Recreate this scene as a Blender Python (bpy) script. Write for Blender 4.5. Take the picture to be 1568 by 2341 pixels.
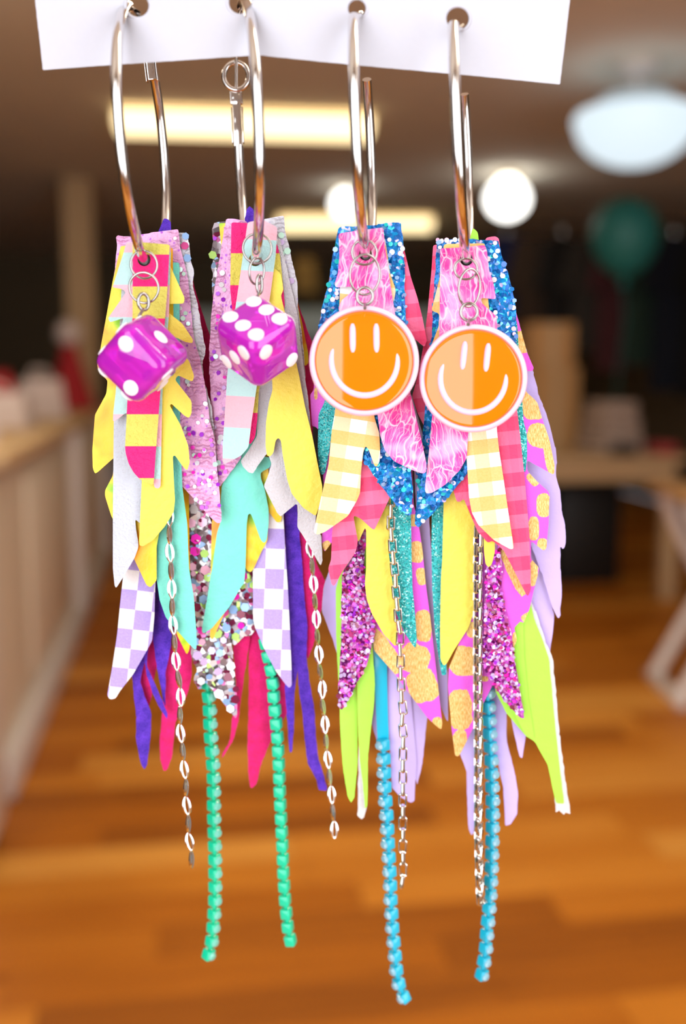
import bpy, bmesh, math, random
from math import sin, cos, pi, radians, atan, sqrt
from mathutils import Vector, Matrix, geometry

for o in list(bpy.data.objects):
    bpy.data.objects.remove(o)
SC = bpy.context.scene
COL = SC.collection

# ------------------------------------------------------------------ camera, world, light, exposure
FPX = 2300.0                        # focal length in pixels of the 1568 x 2341 frame
PITCH = atan(320.5 / FPX)           # camera looks a little down
YAW = radians(8.7)                  # and a little to the right of the room's axis
CAMH = 1.3
cam_d = bpy.data.cameras.new('camera')
cam = bpy.data.objects.new('camera', cam_d)
COL.objects.link(cam)
cam.location = (0, 0, CAMH)
cam.rotation_euler = (pi / 2 - PITCH, 0, -YAW)
cam_d.sensor_fit = 'VERTICAL'
cam_d.sensor_height = 36.0
cam_d.sensor_width = 24.0
cam_d.lens = FPX / 2341 * 36.0
cam_d.clip_start = 0.01
cam_d.clip_end = 60
cam_d.dof.use_dof = True
cam_d.dof.focus_distance = 0.196
cam_d.dof.aperture_fstop = 8.2
SC.camera = cam

world = bpy.data.worlds.new('world')
SC.world = world
world.use_nodes = True
bg = world.node_tree.nodes['Background']
bg.inputs[0].default_value = (0.80, 0.88, 1.0, 1)
bg.inputs[1].default_value = 1.0

WIN = [(-2.15, -0.25), (0.65, 2.55)]          # unseen shop windows behind the photographer, split in two to shape reflections, x ranges
for wa, wb in WIN:                            # daylight through each of them
    wl = bpy.data.lights.new('window_daylight', 'AREA')
    wl.shape = 'RECTANGLE'
    wl.size = wb - wa
    wl.size_y = 2.1
    wl.energy = 38
    wl.color = (0.97, 0.985, 1.0)
    wlo = bpy.data.objects.new('window_daylight', wl)
    COL.objects.link(wlo)
    wlo.location = ((wa + wb) / 2, -1.12, 1.42)
    wlo.rotation_euler = (radians(90), 0, 0)

SC.view_settings.view_transform = 'Standard'
SC.view_settings.look = 'None'
SC.view_settings.exposure = 0.08
SC.view_settings.gamma = 1.0
SC.view_settings.use_curve_mapping = False
SC.cycles.max_bounces = 6
SC.cycles.diffuse_bounces = 3
SC.cycles.glossy_bounces = 3
SC.cycles.transmission_bounces = 5
SC.cycles.adaptive_threshold = 0.02
SC.cycles.caustics_reflective = False
SC.cycles.caustics_refractive = False

# ------------------------------------------------------------------ pixel -> place
CT, ST = cos(PITCH), sin(PITCH)
EW = Matrix.Translation((0, 0, CAMH)) @ Matrix.Rotation(-YAW, 4, 'Z')   # E frame: x right, y away, z up from the lens


def P(px, py, d):
    """point of the E frame at horizontal distance d seen at pixel px, py"""
    u = (px - 784) / FPX
    v = (1170.5 - py) / FPX
    t = d / (CT + v * ST)
    return Vector((u * t, d, (-ST + v * CT) * t))


def W(px, py, d):
    return EW @ P(px, py, d)


def Wz(px, py, z):
    p = P(px, py, 1.0)
    return EW @ (p * ((z - CAMH) / p.z))


# ------------------------------------------------------------------ materials
def lin(c):
    r = []
    for v in c[:3]:
        v = v / 255.0
        r.append(v / 12.92 if v <= 0.04045 else ((v + 0.055) / 1.055) ** 2.4)
    return (r[0], r[1], r[2], 1.0)


class NT:
    def __init__(s, name):
        s.mat = bpy.data.materials.new(name)
        s.mat.use_nodes = True
        s.n = s.mat.node_tree.nodes
        s.l = s.mat.node_tree.links
        s.b = s.n['Principled BSDF']
        s._uv = None

    def put(s, sock, v):
        if isinstance(v, bpy.types.NodeSocket):
            s.l.new(v, sock)
        else:
            sock.default_value = v

    def m(s, op, a, b=None, c=None):
        n = s.n.new('ShaderNodeMath')
        n.operation = op
        for i, v in enumerate((a, b, c)):
            if v is not None:
                s.put(n.inputs[i], v)
        return n.outputs[0]

    def vm(s, op, a, b):
        n = s.n.new('ShaderNodeVectorMath')
        n.operation = op
        s.put(n.inputs[0], a)
        s.put(n.inputs[1], b)
        return n.outputs[0]

    def uvv(s):
        if s._uv is None:
            s._uv = s.n.new('ShaderNodeUVMap').outputs[0]
        return s._uv

    def uv(s, ang=0.0, ox=0.0, oy=0.0):
        sep = s.n.new('ShaderNodeSeparateXYZ')
        s.l.new(s.uvv(), sep.inputs[0])
        a = s.m('SUBTRACT', sep.outputs[0], ox / 100)
        b = s.m('SUBTRACT', sep.outputs[1], oy / 100)
        ca, sa = cos(radians(ang)), sin(radians(ang))
        x = s.m('ADD', s.m('MULTIPLY', a, ca), s.m('MULTIPLY', b, sa))
        y = s.m('SUBTRACT', s.m('MULTIPLY', b, ca), s.m('MULTIPLY', a, sa))
        return x, y

    def xyz(s, x, y, z=0.0):
        n = s.n.new('ShaderNodeCombineXYZ')
        s.put(n.inputs[0], x)
        s.put(n.inputs[1], y)
        s.put(n.inputs[2], z)
        return n.outputs[0]

    def mix(s, f, a, b):
        n = s.n.new('ShaderNodeMix')
        n.data_type = 'RGBA'
        s.put(n.inputs[0], f)
        s.put(n.inputs[6], a)
        s.put(n.inputs[7], b)
        return n.outputs[2]

    def noise(s, vec, scale, detail=2.0, rough=0.5, dist=0.0):
        n = s.n.new('ShaderNodeTexNoise')
        if vec is not None:
            s.l.new(vec, n.inputs['Vector'])
        n.inputs['Scale'].default_value = scale
        n.inputs['Detail'].default_value = detail
        n.inputs['Roughness'].default_value = rough
        n.inputs['Distortion'].default_value = dist
        return n.outputs[0]

    def vor(s, vec, scale, feature='F1'):
        n = s.n.new('ShaderNodeTexVoronoi')
        n.feature = feature
        if vec is not None:
            s.l.new(vec, n.inputs['Vector'])
        n.inputs['Scale'].default_value = scale
        return n

    def ramp(s, f, stops, interp='LINEAR'):
        n = s.n.new('ShaderNodeValToRGB')
        n.color_ramp.interpolation = interp
        e = n.color_ramp.elements
        while len(e) < len(stops):
            e.new(0.5)
        for el, (p, c) in zip(e, stops):
            el.position = p
            el.color = c
        s.put(n.inputs[0], f)
        return n.outputs[0]

    def bump(s, h, strength, dist=0.0002):
        n = s.n.new('ShaderNodeBump')
        n.inputs['Strength'].default_value = strength
        n.inputs['Distance'].default_value = dist
        s.put(n.inputs['Height'], h)
        s.l.new(n.outputs[0], s.b.inputs['Normal'])
        return n

    def set(s, **k):
        names = dict(color='Base Color', rough='Roughness', metal='Metallic', trans='Transmission Weight', ior='IOR',
                     coat='Coat Weight', coatr='Coat Roughness', sheen='Sheen Weight', spec='Specular IOR Level',
                     emit='Emission Color', emits='Emission Strength', sss='Subsurface Weight', alpha='Alpha')
        for a, v in k.items():
            s.put(s.b.inputs[names[a]], v)
        return s.mat


def plain(name, c, rough=0.6, metal=0.0, **k):
    t = NT(name)
    return t.set(color=lin(c), rough=rough, metal=metal, **k)


def grained(name, c, scale=30.0, amt=0.18, rough=0.6, bump=0.0, metal=0.0, **k):
    """object-space mottled material for room furniture"""
    t = NT(name)
    co = t.n.new('ShaderNodeTexCoord').outputs['Object']
    n = t.noise(co, scale, 3.0)
    c0 = lin(c)
    d = tuple(max(0, v * (1 - amt)) for v in c0[:3]) + (1,)
    u = tuple(min(1, v * (1 + amt)) for v in c0[:3]) + (1,)
    if bump:
        t.bump(n, bump, 0.002)
    return t.set(color=t.mix(n, d, u), rough=rough, metal=metal, **k)


def leather_bump(t, amt, scale=9.0, dist=0.0004):
    v = t.vor(t.uvv(), scale, 'SMOOTH_F1').outputs['Distance']
    n = t.noise(t.uvv(), scale * 2.2, 3.0, 0.6)
    t.bump(t.m('ADD', v, t.m('MULTIPLY', n, 0.9)), amt, dist)


def leather(name, c, amt=0.35, scale=9.0, rough=0.5, var=0.06, metal=0.0, **k):
    t = NT(name)
    n = t.noise(t.uvv(), 2.5, 3.0)
    c0 = lin(c)
    d = tuple(max(0, v * (1 - var)) for v in c0[:3]) + (1,)
    u = tuple(min(1, v * (1 + var)) for v in c0[:3]) + (1,)
    leather_bump(t, amt, scale)
    return t.set(color=t.mix(n, d, u), rough=rough, metal=metal, **k)


def suede(name, c, c2, k=0.5):
    t = NT(name)
    n = t.noise(t.uvv(), 4.0, 4.0, 0.7)
    f = t.noise(t.uvv(), 40.0, 3.0, 0.7)
    t.bump(t.m('ADD', f, n), k, 0.0006)
    return t.set(color=t.mix(t.ramp(t.m('MULTIPLY', t.m('ADD', n, f), 0.5), [(0.36, (0, 0, 0, 1)), (0.62, (1, 1, 1, 1))]), lin(c), lin(c2)), rough=0.9, sheen=0.2)


def stripes(name, c1, c2, off, period, ang=0.0, amt=0.9):
    t = NT(name)
    x, y = t.uv(ang)
    f = t.m('FRACT', t.m('DIVIDE', t.m('SUBTRACT', y, off / 100), period / 100))
    k = t.m('LESS_THAN', f, 0.5)
    leather_bump(t, amt, 10)
    return t.set(color=t.mix(k, lin(c2), lin(c1)), rough=0.55)


def checks(name, c1, c2, w, h, ox, oy, ang):
    t = NT(name)
    x, y = t.uv(ang, ox, oy)
    s_ = t.m('ADD', t.m('FLOOR', t.m('DIVIDE', x, w / 100)), t.m('FLOOR', t.m('DIVIDE', y, h / 100)))
    k = t.m('LESS_THAN', t.m('FRACT', t.m('MULTIPLY', s_, 0.5)), 0.25)
    n = t.noise(t.uvv(), 26, 3, 0.7)
    k = t.m('MULTIPLY', k, t.m('ADD', 0.62, t.m('MULTIPLY', n, 0.7)))
    leather_bump(t, 0.4, 16)
    return t.set(color=t.mix(k, lin(c2), lin(c1)), rough=0.6)


def gingham(name, w, h, ox, oy, ang, colfrac=0.5):
    t = NT(name)
    x, y = t.uv(ang, ox, oy)
    a = t.m('LESS_THAN', t.m('FRACT', t.m('DIVIDE', x, w / 100)), colfrac)   # white column
    b = t.m('LESS_THAN', t.m('FRACT', t.m('DIVIDE', y, h / 100)), 0.5)       # white row
    n = t.noise(t.uvv(), 20, 3, 0.7)
    peach = t.mix(n, lin((255, 214, 160)), lin((255, 230, 194)))
    orange = t.mix(n, lin((255, 178, 76)), lin((255, 210, 140)))
    row_w = t.mix(a, peach, lin((248, 246, 246)))
    row_o = t.mix(a, orange, t.mix(n, lin((255, 186, 92)), lin((255, 215, 150))))
    leather_bump(t, 0.35, 12)
    return t.set(color=t.mix(b, row_o, row_w), rough=0.6)


def plaid(name, oy):
    t = NT(name)
    x, y = t.uv(-6.0, 0, oy)
    f = t.m('FRACT', t.m('DIVIDE', y, 0.64))
    g = t.m('FRACT', t.m('DIVIDE', x, 0.36))
    k = t.m('ADD', t.m('MULTIPLY', t.m('LESS_THAN', f, 0.5), 0.7), t.m('MULTIPLY', t.m('LESS_THAN', g, 0.5), 0.14))
    leather_bump(t, 0.45, 6)
    return t.set(color=t.mix(k, lin((255, 112, 156)), lin((246, 48, 108))), rough=0.55)


def hibiscus(name, ang):
    t = NT(name)
    x, y = t.uv(ang)
    w = t.xyz(t.m('MULTIPLY', x, 1.0), t.m('MULTIPLY', y, 0.22))
    wn = t.n.new('ShaderNodeTexNoise')
    t.l.new(t.uvv(), wn.inputs[0])
    wn.inputs['Scale'].default_value = 1.4
    w2 = t.vm('ADD', w, t.vm('MULTIPLY', wn.outputs['Color'], (0.42, 0.42, 0)))
    v = t.vor(w2, 5.0, 'DISTANCE_TO_EDGE').outputs['Distance']
    v2 = t.vor(w2, 13.0, 'DISTANCE_TO_EDGE').outputs['Distance']
    vein = t.ramp(v, [(0.0, (1, 1, 1, 1)), (0.06, (0, 0, 0, 1))])
    vein2 = t.ramp(v2, [(0.0, (0.5, 0.5, 0.5, 1)), (0.07, (0, 0, 0, 1))])
    base = t.ramp(t.noise(t.uvv(), 1.5, 2), [(0.36, lin((250, 22, 150))), (0.5, lin((252, 90, 185))), (0.66, lin((255, 178, 222)))])
    c = t.mix(t.m('MAXIMUM', vein, vein2), base, lin((255, 222, 238)))
    leather_bump(t, 0.35, 10)
    return t.set(color=c, rough=0.5)


def ellipses(t, lst):
    acc = None
    for cx, cy, rx, ry, ang in lst:
        x, y = t.uv(ang, cx, cy)
        e = t.m('ADD', t.m('POWER', t.m('ABSOLUTE', t.m('DIVIDE', x, rx / 100)), 3.0),
                t.m('POWER', t.m('ABSOLUTE', t.m('DIVIDE', y, ry / 100)), 3.0))
        acc = e if acc is None else t.m('MINIMUM', acc, e)
    wob = t.m('MULTIPLY', t.m('SUBTRACT', t.noise(t.uvv(), 5, 2), 0.5), 0.9)
    return t.m('LESS_THAN', t.m('ADD', acc, wob), 1.0)


def foil(name, lst):
    t = NT(name)
    k = ellipses(t, lst)
    x, y = t.uv()
    g = t.noise(t.xyz(t.m('MULTIPLY', x, 3.0), t.m('MULTIPLY', y, 0.6)), 16, 4, 0.7)
    gold = t.mix(t.ramp(g, [(0.40, (0, 0, 0, 1)), (0.60, (1, 1, 1, 1))]), lin((226, 160, 60)), lin((255, 222, 150)))
    t.bump(t.m('ADD', t.m('MULTIPLY', g, k), t.noise(t.uvv(), 25, 3)), 0.5, 0.0002)
    return t.set(color=t.mix(k, lin((238, 92, 226)), gold), rough=0.45, metal=t.m('MULTIPLY', k, 0.15))


def rainbow(name):
    t = NT(name)
    n = t.noise(t.uvv(), 1.1, 2, 0.5, 0.6)
    c = t.ramp(n, [(0.30, lin((255, 150, 0))), (0.43, lin((255, 196, 16))), (0.56, lin((255, 226, 40))), (0.66, lin((170, 226, 30))),
                   (0.74, lin((60, 190, 20)))])
    leather_bump(t, 0.2, 8)
    return t.set(color=c, rough=0.35)


def glitter(name, stops, scale, tilt=0.9, metal=0.35, rough=0.25, bump=0.0):
    """flakes: each Voronoi cell is one flake with its own colour and tilt"""
    t = NT(name)
    v = t.vor(t.uvv(), scale)
    sep = t.n.new('ShaderNodeSeparateColor')
    t.l.new(v.outputs['Color'], sep.inputs[0])
    c = t.ramp(sep.outputs[0], stops, 'CONSTANT')
    geo = t.n.new('ShaderNodeNewGeometry')
    off = t.vm('MULTIPLY', t.vm('SUBTRACT', v.outputs['Color'], (0.5, 0.5, 0.5)), (tilt, tilt, tilt))
    nn = t.vm('ADD', geo.outputs['Normal'], off)
    nz = t.n.new('ShaderNodeVectorMath')
    nz.operation = 'NORMALIZE'
    t.l.new(nn, nz.inputs[0])
    b = t.n.new('ShaderNodeBump')
    b.inputs['Strength'].default_value = 0.5
    b.inputs['Distance'].default_value = 0.0002
    e = t.vor(t.uvv(), scale, 'DISTANCE_TO_EDGE').outputs['Distance']
    t.l.new(t.m('MINIMUM', e, 0.12), b.inputs['Height'])
    t.l.new(nz.outputs[0], b.inputs['Normal'])
    t.l.new(b.outputs[0], t.b.inputs['Normal'])
    return t.set(color=c, rough=rough, metal=metal)


def lace(name, c_lo, c_hi, c_line, speck):
    """crinkled lace foil with fine ridges and speckles"""
    t = NT(name)
    x, y = t.uv()
    d = t.noise(t.uvv(), 1.3, 2)
    ang = t.m('MULTIPLY', d, 9.0)
    s_ = t.m('ADD', t.m('MULTIPLY', x, t.m('SINE', ang)), t.m('MULTIPLY', y, t.m('COSINE', ang)))
    wv = t.m('SINE', t.m('ADD', t.m('MULTIPLY', y, 62.0), t.m('MULTIPLY', t.noise(t.uvv(), 5, 3), 16.0)))
    wv = t.m('ADD', t.m('MULTIPLY', wv, 0.5), 0.5)
    msk = t.ramp(t.noise(t.uvv(), 2.0, 2), [(0.45, (0, 0, 0, 1)), (0.55, (1, 1, 1, 1))])
    base = t.mix(t.noise(t.uvv(), 3.0, 4, 0.7), lin(c_lo), lin(c_hi))
    ln = t.ramp(wv, [(0.0, (1, 1, 1, 1)), (0.32, (0, 0, 0, 1))])
    c = t.mix(t.m('MULTIPLY', t.m('MULTIPLY', ln, msk), 0.75), base, lin(c_line))
    v = t.vor(t.uvv(), 11)
    sp = t.ramp(v.outputs['Distance'], [(0.0, (1, 1, 1, 1)), (0.30, (1, 1, 1, 1)), (0.36, (0, 0, 0, 1))])
    sep = t.n.new('ShaderNodeSeparateColor')
    t.l.new(v.outputs['Color'], sep.inputs[0])
    pick = t.m('MULTIPLY', t.m('GREATER_THAN', sep.outputs[0], 0.62), t.m('SUBTRACT', 1.0, msk))
    c = t.mix(t.m('MULTIPLY', t.m('MULTIPLY', sp, pick), 0.8), c, lin(speck))
    t.bump(t.m('ADD', t.m('MULTIPLY', wv, msk), t.noise(t.uvv(), 14, 3)), 0.7, 0.00025)
    return t.set(color=c, rough=0.35, metal=0.1)


def translucent(name, c, trans=0.55, rough=0.05):
    t = NT(name)
    return t.set(color=lin(c), rough=rough, trans=trans, ior=1.45, coat=0.6, coatr=0.03)


MAT = {}


def mm(k):
    return MAT[k]


WHT, BLK = (248, 246, 250), (20, 18, 18)
MAT['yellow'] = leather('yellow_leather', (255, 229, 88), 0.45, 7)
MAT['silver'] = leather('silver_white_leather', (212, 217, 230), 0.55, 18, rough=0.4, metal=0.06)
MAT['crinkle'] = leather('crinkled_silver_leather', (222, 219, 224), 0.6, 20, rough=0.32, metal=0.12)
MAT['mint'] = leather('mint_leather', (122, 228, 208), 0.45, 6)
MAT['rainbow'] = rainbow('orange_yellow_rainbow_leather')
MAT['stripe1'] = stripes('pink_yellow_stripe_leather', (255, 22, 128), (232, 218, 98), 582, 146)
MAT['stripe2'] = stripes('pink_yellow_stripe_leather_b', (255, 22, 128), (234, 218, 92), 506, 146)
MAT['pastel1'] = stripes('pink_mint_stripe_leather', (188, 224, 222), (250, 188, 201), 577, 148, 0, 0.5)
MAT['pastel2'] = stripes('pink_mint_stripe_leather_b', (250, 184, 198), (186, 224, 222), 588, 144, 3, 0.5)
MAT['lace_pink'] = lace('pink_lavender_lace_glitter', (232, 150, 206), (236, 190, 226), (176, 96, 150), (176, 60, 214))
MAT['lace_silver'] = lace('silver_lace_glitter', (206, 204, 216), (234, 232, 240), (160, 150, 160), (190, 170, 220))
MAT['chunky'] = glitter('clear_chunky_glitter', [(0.0, lin((150, 136, 142))), (0.3, lin((206, 198, 206))), (0.5, lin((150, 184, 225))),
                        (0.62, lin((96, 84, 88))), (0.72, lin((120, 30, 70))), (0.80, lin((236, 120, 190))), (0.88, lin((240, 240, 245))),
                        (0.95, lin((190, 235, 120)))], 9, 0.9, 0.3)
MAT['check1'] = checks('lilac_white_check_leather', (184, 158, 232), (250, 244, 246), 38, 45, 319, 1305, 6.5)
MAT['check2'] = checks('lilac_white_check_leather_b', (184, 158, 232), (250, 246, 248), 43, 46, 606.5, 1300, 2.0)
MAT['purple'] = suede('purple_suede', (44, 4, 150), (116, 60, 224))
MAT['hotpink'] = suede('hot_pink_suede', (214, 0, 84), (255, 10, 136), 0.6)
MAT['ging3'] = gingham('peach_gingham_leather', 76, 62, 793, 1018, 9.0)
MAT['ging4'] = gingham('peach_gingham_leather_b', 62, 65, 1117, 1036, -7.0, 0.46)
MAT['hib3'] = hibiscus('pink_petal_leather', 14)
MAT['hib4'] = hibiscus('pink_petal_leather_b', -12)
MAT['blue'] = glitter('blue_chunky_glitter', [(0.0, lin((0, 96, 176))), (0.3, lin((0, 132, 208))), (0.55, lin((0, 150, 220))), (0.70, lin((30, 110, 200))),
                      (0.80, lin((110, 190, 240))), (0.88, lin((40, 200, 210))), (0.94, lin((200, 190, 245)))], 13, 0.9, 0.3)
MAT['teal'] = glitter('teal_fine_glitter', [(0.0, lin((30, 160, 160))), (0.35, lin((40, 186, 186))), (0.6, lin((70, 205, 205))), (0.8, lin((30, 140, 150))),
                      (0.90, lin((170, 240, 230)))], 34, 0.7, 0.2)
MAT['purpleg'] = glitter('purple_glitter', [(0.0, lin((150, 30, 140))), (0.2, lin((196, 70, 180))), (0.4, lin((222, 120, 214))), (0.55, lin((110, 16, 104))),
                         (0.68, lin((244, 190, 240))), (0.84, lin((210, 100, 190)))], 14, 1.1, 0.4, 0.2)
MAT['coral3'] = plaid('coral_plaid_leather', 600)
MAT['coral4'] = plaid('coral_plaid_leather_b', 625)
MAT['lilac'] = leather('lilac_leather', (206, 182, 242), 0.15, 7, rough=0.55, var=0.04)
MAT['lime'] = leather('lime_leather', (178, 246, 78), 0.2, 5, rough=0.5)
MAT['edge_white'] = suede('white_suede_back', (226, 222, 220), (250, 248, 248), 0.6)
MAT['felt'] = suede('grey_suede_back', (180, 172, 172), (214, 208, 206), 0.6)
MAT['steel'] = plain('polished_steel', (226, 222, 220), 0.12, 1.0)
MAT['bright_steel'] = plain('bright_steel', (240, 238, 236), 0.16, 1.0)
MAT['ring_steel'] = plain('grey_steel_wire', (178, 174, 172), 0.2, 1.0)
MAT['card'] = grained('white_card_stock', (206, 206, 217), 900, 0.02, 0.75)
MAT['die'] = translucent('magenta_clear_resin', (254, 52, 254), 0.56)
MAT['pip'] = plain('white_enamel', (250, 248, 252), 0.35)
MAT['pinkrim'] = plain('pale_pink_enamel', (250, 206, 232), 0.35, coat=0.3)
MAT['orange'] = plain('orange_enamel', (255, 128, 2), 0.06, coat=0.4, coatr=0.02, spec=0.6)
MAT['cup_green'] = plain('green_plastic_cup', (0, 206, 158), 0.3, coat=0.5)
MAT['cup_blue'] = plain('blue_plastic_cup', (16, 182, 214), 0.3, coat=0.5)
MAT['cry_green'] = translucent('green_crystal', (150, 250, 226), 0.35, 0.05)
MAT['cry_blue'] = translucent('blue_crystal', (170, 228, 250), 0.35, 0.05)
for k, c in dict(sq_mint=(206, 250, 232), sq_white=(246, 244, 250), sq_lav=(222, 196, 246), sq_pink=(250, 190, 220), sq_purple=(172, 40, 216),
                 sq_wine=(128, 20, 66), sq_rose=(206, 70, 140), sq_hot=(252, 40, 200), sq_blue=(150, 190, 240), sq_teal=(30, 214, 214),
                 sq_lime=(196, 244, 130), sq_sky=(10, 134, 212), sq_deep=(0, 96, 178)).items():
    MAT[k] = plain('sequin_' + k[3:], c, 0.22, 0.15, coat=0.6)


# ------------------------------------------------------------------ mesh helpers
class MB:
    def __init__(s):
        s.v, s.f, s.mi, s.uvs = [], [], [], None

    def add(s, vs, fs, mi=0):
        o = len(s.v)
        s.v += [Vector(v) for v in vs]
        s.f += [tuple(i + o for i in f) for f in fs]
        s.mi += [mi] * len(fs)
        return s

    def box(s, c, d, mi=0, m=None):
        c = Vector(c)
        vs = []
        for i in range(8):
            v = Vector(((-1, 1)[i & 1] * d[0] / 2, (-1, 1)[(i >> 1) & 1] * d[1] / 2, (-1, 1)[(i >> 2) & 1] * d[2] / 2))
            vs.append(c + ((m @ v) if m else v))
        return s.add(vs, [(0, 2, 3, 1), (4, 5, 7, 6), (0, 1, 5, 4), (2, 6, 7, 3), (0, 4, 6, 2), (1, 3, 7, 5)], mi)

    def tube(s, pts, r, n=12, closed=False, mi=0, flat=1.0, up=None, caps=True):
        pts = [Vector(p) for p in pts]
        N = len(pts)
        rs = r if isinstance(r, (list, tuple)) else [r] * N
        t0 = (pts[1] - pts[0]).normalized()
        u = Vector(up) if up is not None else (Vector((0, 0, 1)) if abs(t0.z) < 0.9 else Vector((1, 0, 0)))
        vs, fs = [], []
        for i in range(N):
            a = pts[(i - 1) % N] if (closed or i > 0) else pts[i]
            b = pts[(i + 1) % N] if (closed or i < N - 1) else pts[i]
            t = (b - a).normalized()
            u = (u - t * u.dot(t)).normalized()
            w = t.cross(u)
            for k in range(n):
                q = 2 * pi * k / n
                vs.append(pts[i] + u * (cos(q) * rs[i] * flat) + w * (sin(q) * rs[i]))
        M_ = N if closed else N - 1
        for i in range(M_):
            for k in range(n):
                a, b = i * n + k, i * n + (k + 1) % n
                c, d = ((i + 1) % N) * n + (k + 1) % n, ((i + 1) % N) * n + k
                fs.append((a, b, c, d))
        if not closed and caps:
            fs.append(tuple(range(n))[::-1])
            fs.append(tuple((N - 1) * n + k for k in range(n)))
        return s.add(vs, fs, mi)

    def lathe(s, prof, n=24, m=None, mi=0):
        """prof: (radius, z) pairs, turned about z"""
        vs, fs = [], []
        for r, z in prof:
            for k in range(n):
                q = 2 * pi * k / n
                v = Vector((r * cos(q), r * sin(q), z))
                vs.append((m @ v) if m else v)
        for i in range(len(prof) - 1):
            for k in range(n):
                a, b = i * n + k, i * n + (k + 1) % n
                fs.append((a, b, b + n, a + n))
        if prof[0][0] > 1e-9:
            fs.append(tuple(range(n))[::-1])
        if prof[-1][0] > 1e-9:
            fs.append(tuple((len(prof) - 1) * n + k for k in range(n)))
        return s.add(vs, fs, mi)

    def mesh(s, name, mats, smooth=True, bevel=0.0, seg=2, angle=40):
        me = bpy.data.meshes.new(name)
        me.from_pydata([tuple(v) for v in s.v], [], s.f)
        for m in (mats if isinstance(mats, (list, tuple)) else [mats]):
            me.materials.append(m)
        for p, k in zip(me.polygons, s.mi):
            p.material_index = k
        bm = bmesh.new()
        bm.from_mesh(me)
        bmesh.ops.remove_doubles(bm, verts=bm.verts, dist=1e-7)
        if bevel:
            bmesh.ops.bevel(bm, geom=list(bm.edges), offset=bevel, segments=seg, profile=0.5, affect='EDGES')
        bmesh.ops.recalc_face_normals(bm, faces=bm.faces)
        bm.to_mesh(me)
        bm.free()
        if smooth:
            me.shade_smooth()
            me.set_sharp_from_angle(angle=radians(angle))
        return me


def link(name, data, parent=None, M=None):
    o = bpy.data.objects.new(name, data)
    COL.objects.link(o)
    if parent is not None:
        o.parent = parent
    if M is not None:
        o.matrix_local = M
    return o


def tag(o, label=None, cat=None, group=None, kind=None):
    for k, v in (('label', label), ('category', cat), ('group', group), ('kind', kind)):
        if v:
            o[k] = v
    return o


def thing(name, label, cat, loc=(0, 0, 0), rz=0.0, group=None):
    o = link(name, None)
    o.empty_display_size = 0.01
    o.location = loc
    o.rotation_euler = (0, 0, rz)
    return tag(o, label, cat, group)

# ------------------------------------------------------------------ the room
def wood_floor(name, plank):
    t = NT(name)
    co = t.n.new('ShaderNodeTexCoord').outputs['Object']
    mp = t.n.new('ShaderNodeMapping')
    t.l.new(co, mp.inputs[0])
    mp.inputs['Scale'].default_value = (2.2, 34, 34)
    oi = t.n.new('ShaderNodeObjectInfo')
    rnd = oi.outputs['Random']
    vec = t.vm('ADD', mp.outputs[0], t.xyz(t.m('MULTIPLY', rnd, 37.0), t.m('MULTIPLY', rnd, 91.0), 0.0))
    g = t.noise(vec, 1.0, 4, 0.6, 0.4)
    if plank:
        tone = rnd
    else:
        br = t.n.new('ShaderNodeTexBrick')
        t.l.new(co, br.inputs['Vector'])
        br.inputs['Scale'].default_value = 1.0
        br.inputs['Brick Width'].default_value = 1.0
        br.inputs['Row Height'].default_value = 0.14
        br.inputs['Mortar Size'].default_value = 0.0
        br.inputs['Color1'].default_value = (0, 0, 0, 1)
        br.inputs['Color2'].default_value = (1, 1, 1, 1)
        tone = br.outputs[0]
    f = t.m('ADD', t.m('MULTIPLY', tone, 0.66), t.m('MULTIPLY', g, 0.5))
    c = t.ramp(f, [(0.12, lin((128, 66, 8))), (0.42, lin((184, 104, 18))), (0.72, lin((212, 132, 38))), (1.0, lin((232, 166, 76)))])
    t.bump(g, 0.1, 0.001)
    return t.set(color=c, rough=0.5, spec=0.3)


MAT['plank'] = wood_floor('honey_wood_plank', True)
MAT['floorfar'] = wood_floor('honey_wood_floor', False)
MAT['ceil'] = grained('beige_ceiling_paint', (236, 228, 212), 1.5, 0.06, 0.9)
MAT['wall'] = grained('dark_brown_wall_paint', (78, 64, 50), 2.0, 0.12, 0.9)
MAT['wallb'] = grained('olive_brown_wall_paint', (118, 102, 78), 2.0, 0.12, 0.9)
MAT['wallf'] = grained('cream_wall_paint', (190, 176, 158), 2.0, 0.05, 0.9)
MAT['beige'] = grained('beige_paint', (196, 164, 122), 4.0, 0.06, 0.7)
MAT['counter'] = grained('cream_panel_paint', (230, 216, 196), 3.0, 0.05, 0.6)
MAT['white_paint'] = grained('white_paint', (226, 218, 214), 6.0, 0.03, 0.5)
MAT['black'] = plain('black_plastic', (16, 15, 15), 0.5)
MAT['darkwood'] = grained('dark_stained_wood', (44, 34, 26), 8, 0.2, 0.5)
MAT['housing'] = plain('white_lamp_housing', (200, 180, 140), 0.6)


def emitter(name, c, s, base=(250, 246, 236)):
    t = NT(name)
    return t.set(color=lin(base), emit=lin(c), emits=s, rough=0.4)


MAT['added_tube_light'] = emitter('added_warm_diffuser', (255, 243, 220), 12.0)  # strong glow, only for the added unseen ceiling lights
MAT['tube_warm'] = emitter('old_warm_diffuser', (255, 228, 172), 2.1)
MAT['globe_light'] = emitter('white_globe_glass', (250, 250, 244), 3.6)
MAT['bowl_bright'] = emitter('bright_glass_bowl', (222, 240, 250), 0.95, (120, 132, 138))
MAT['bowl_light'] = emitter('cool_glass_bowl', (214, 230, 238), 0.32, (120, 128, 132))

XL, XR, YF, YB, ZC = -2.7, 4.7, -1.2, 13.0, 2.7


def struct(name, mb, mat, parent=None, bevel=0.0):
    o = link(name, mb.mesh(name, mat, False, bevel), parent)
    if parent is None:
        o['kind'] = 'structure'
    return o


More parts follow.
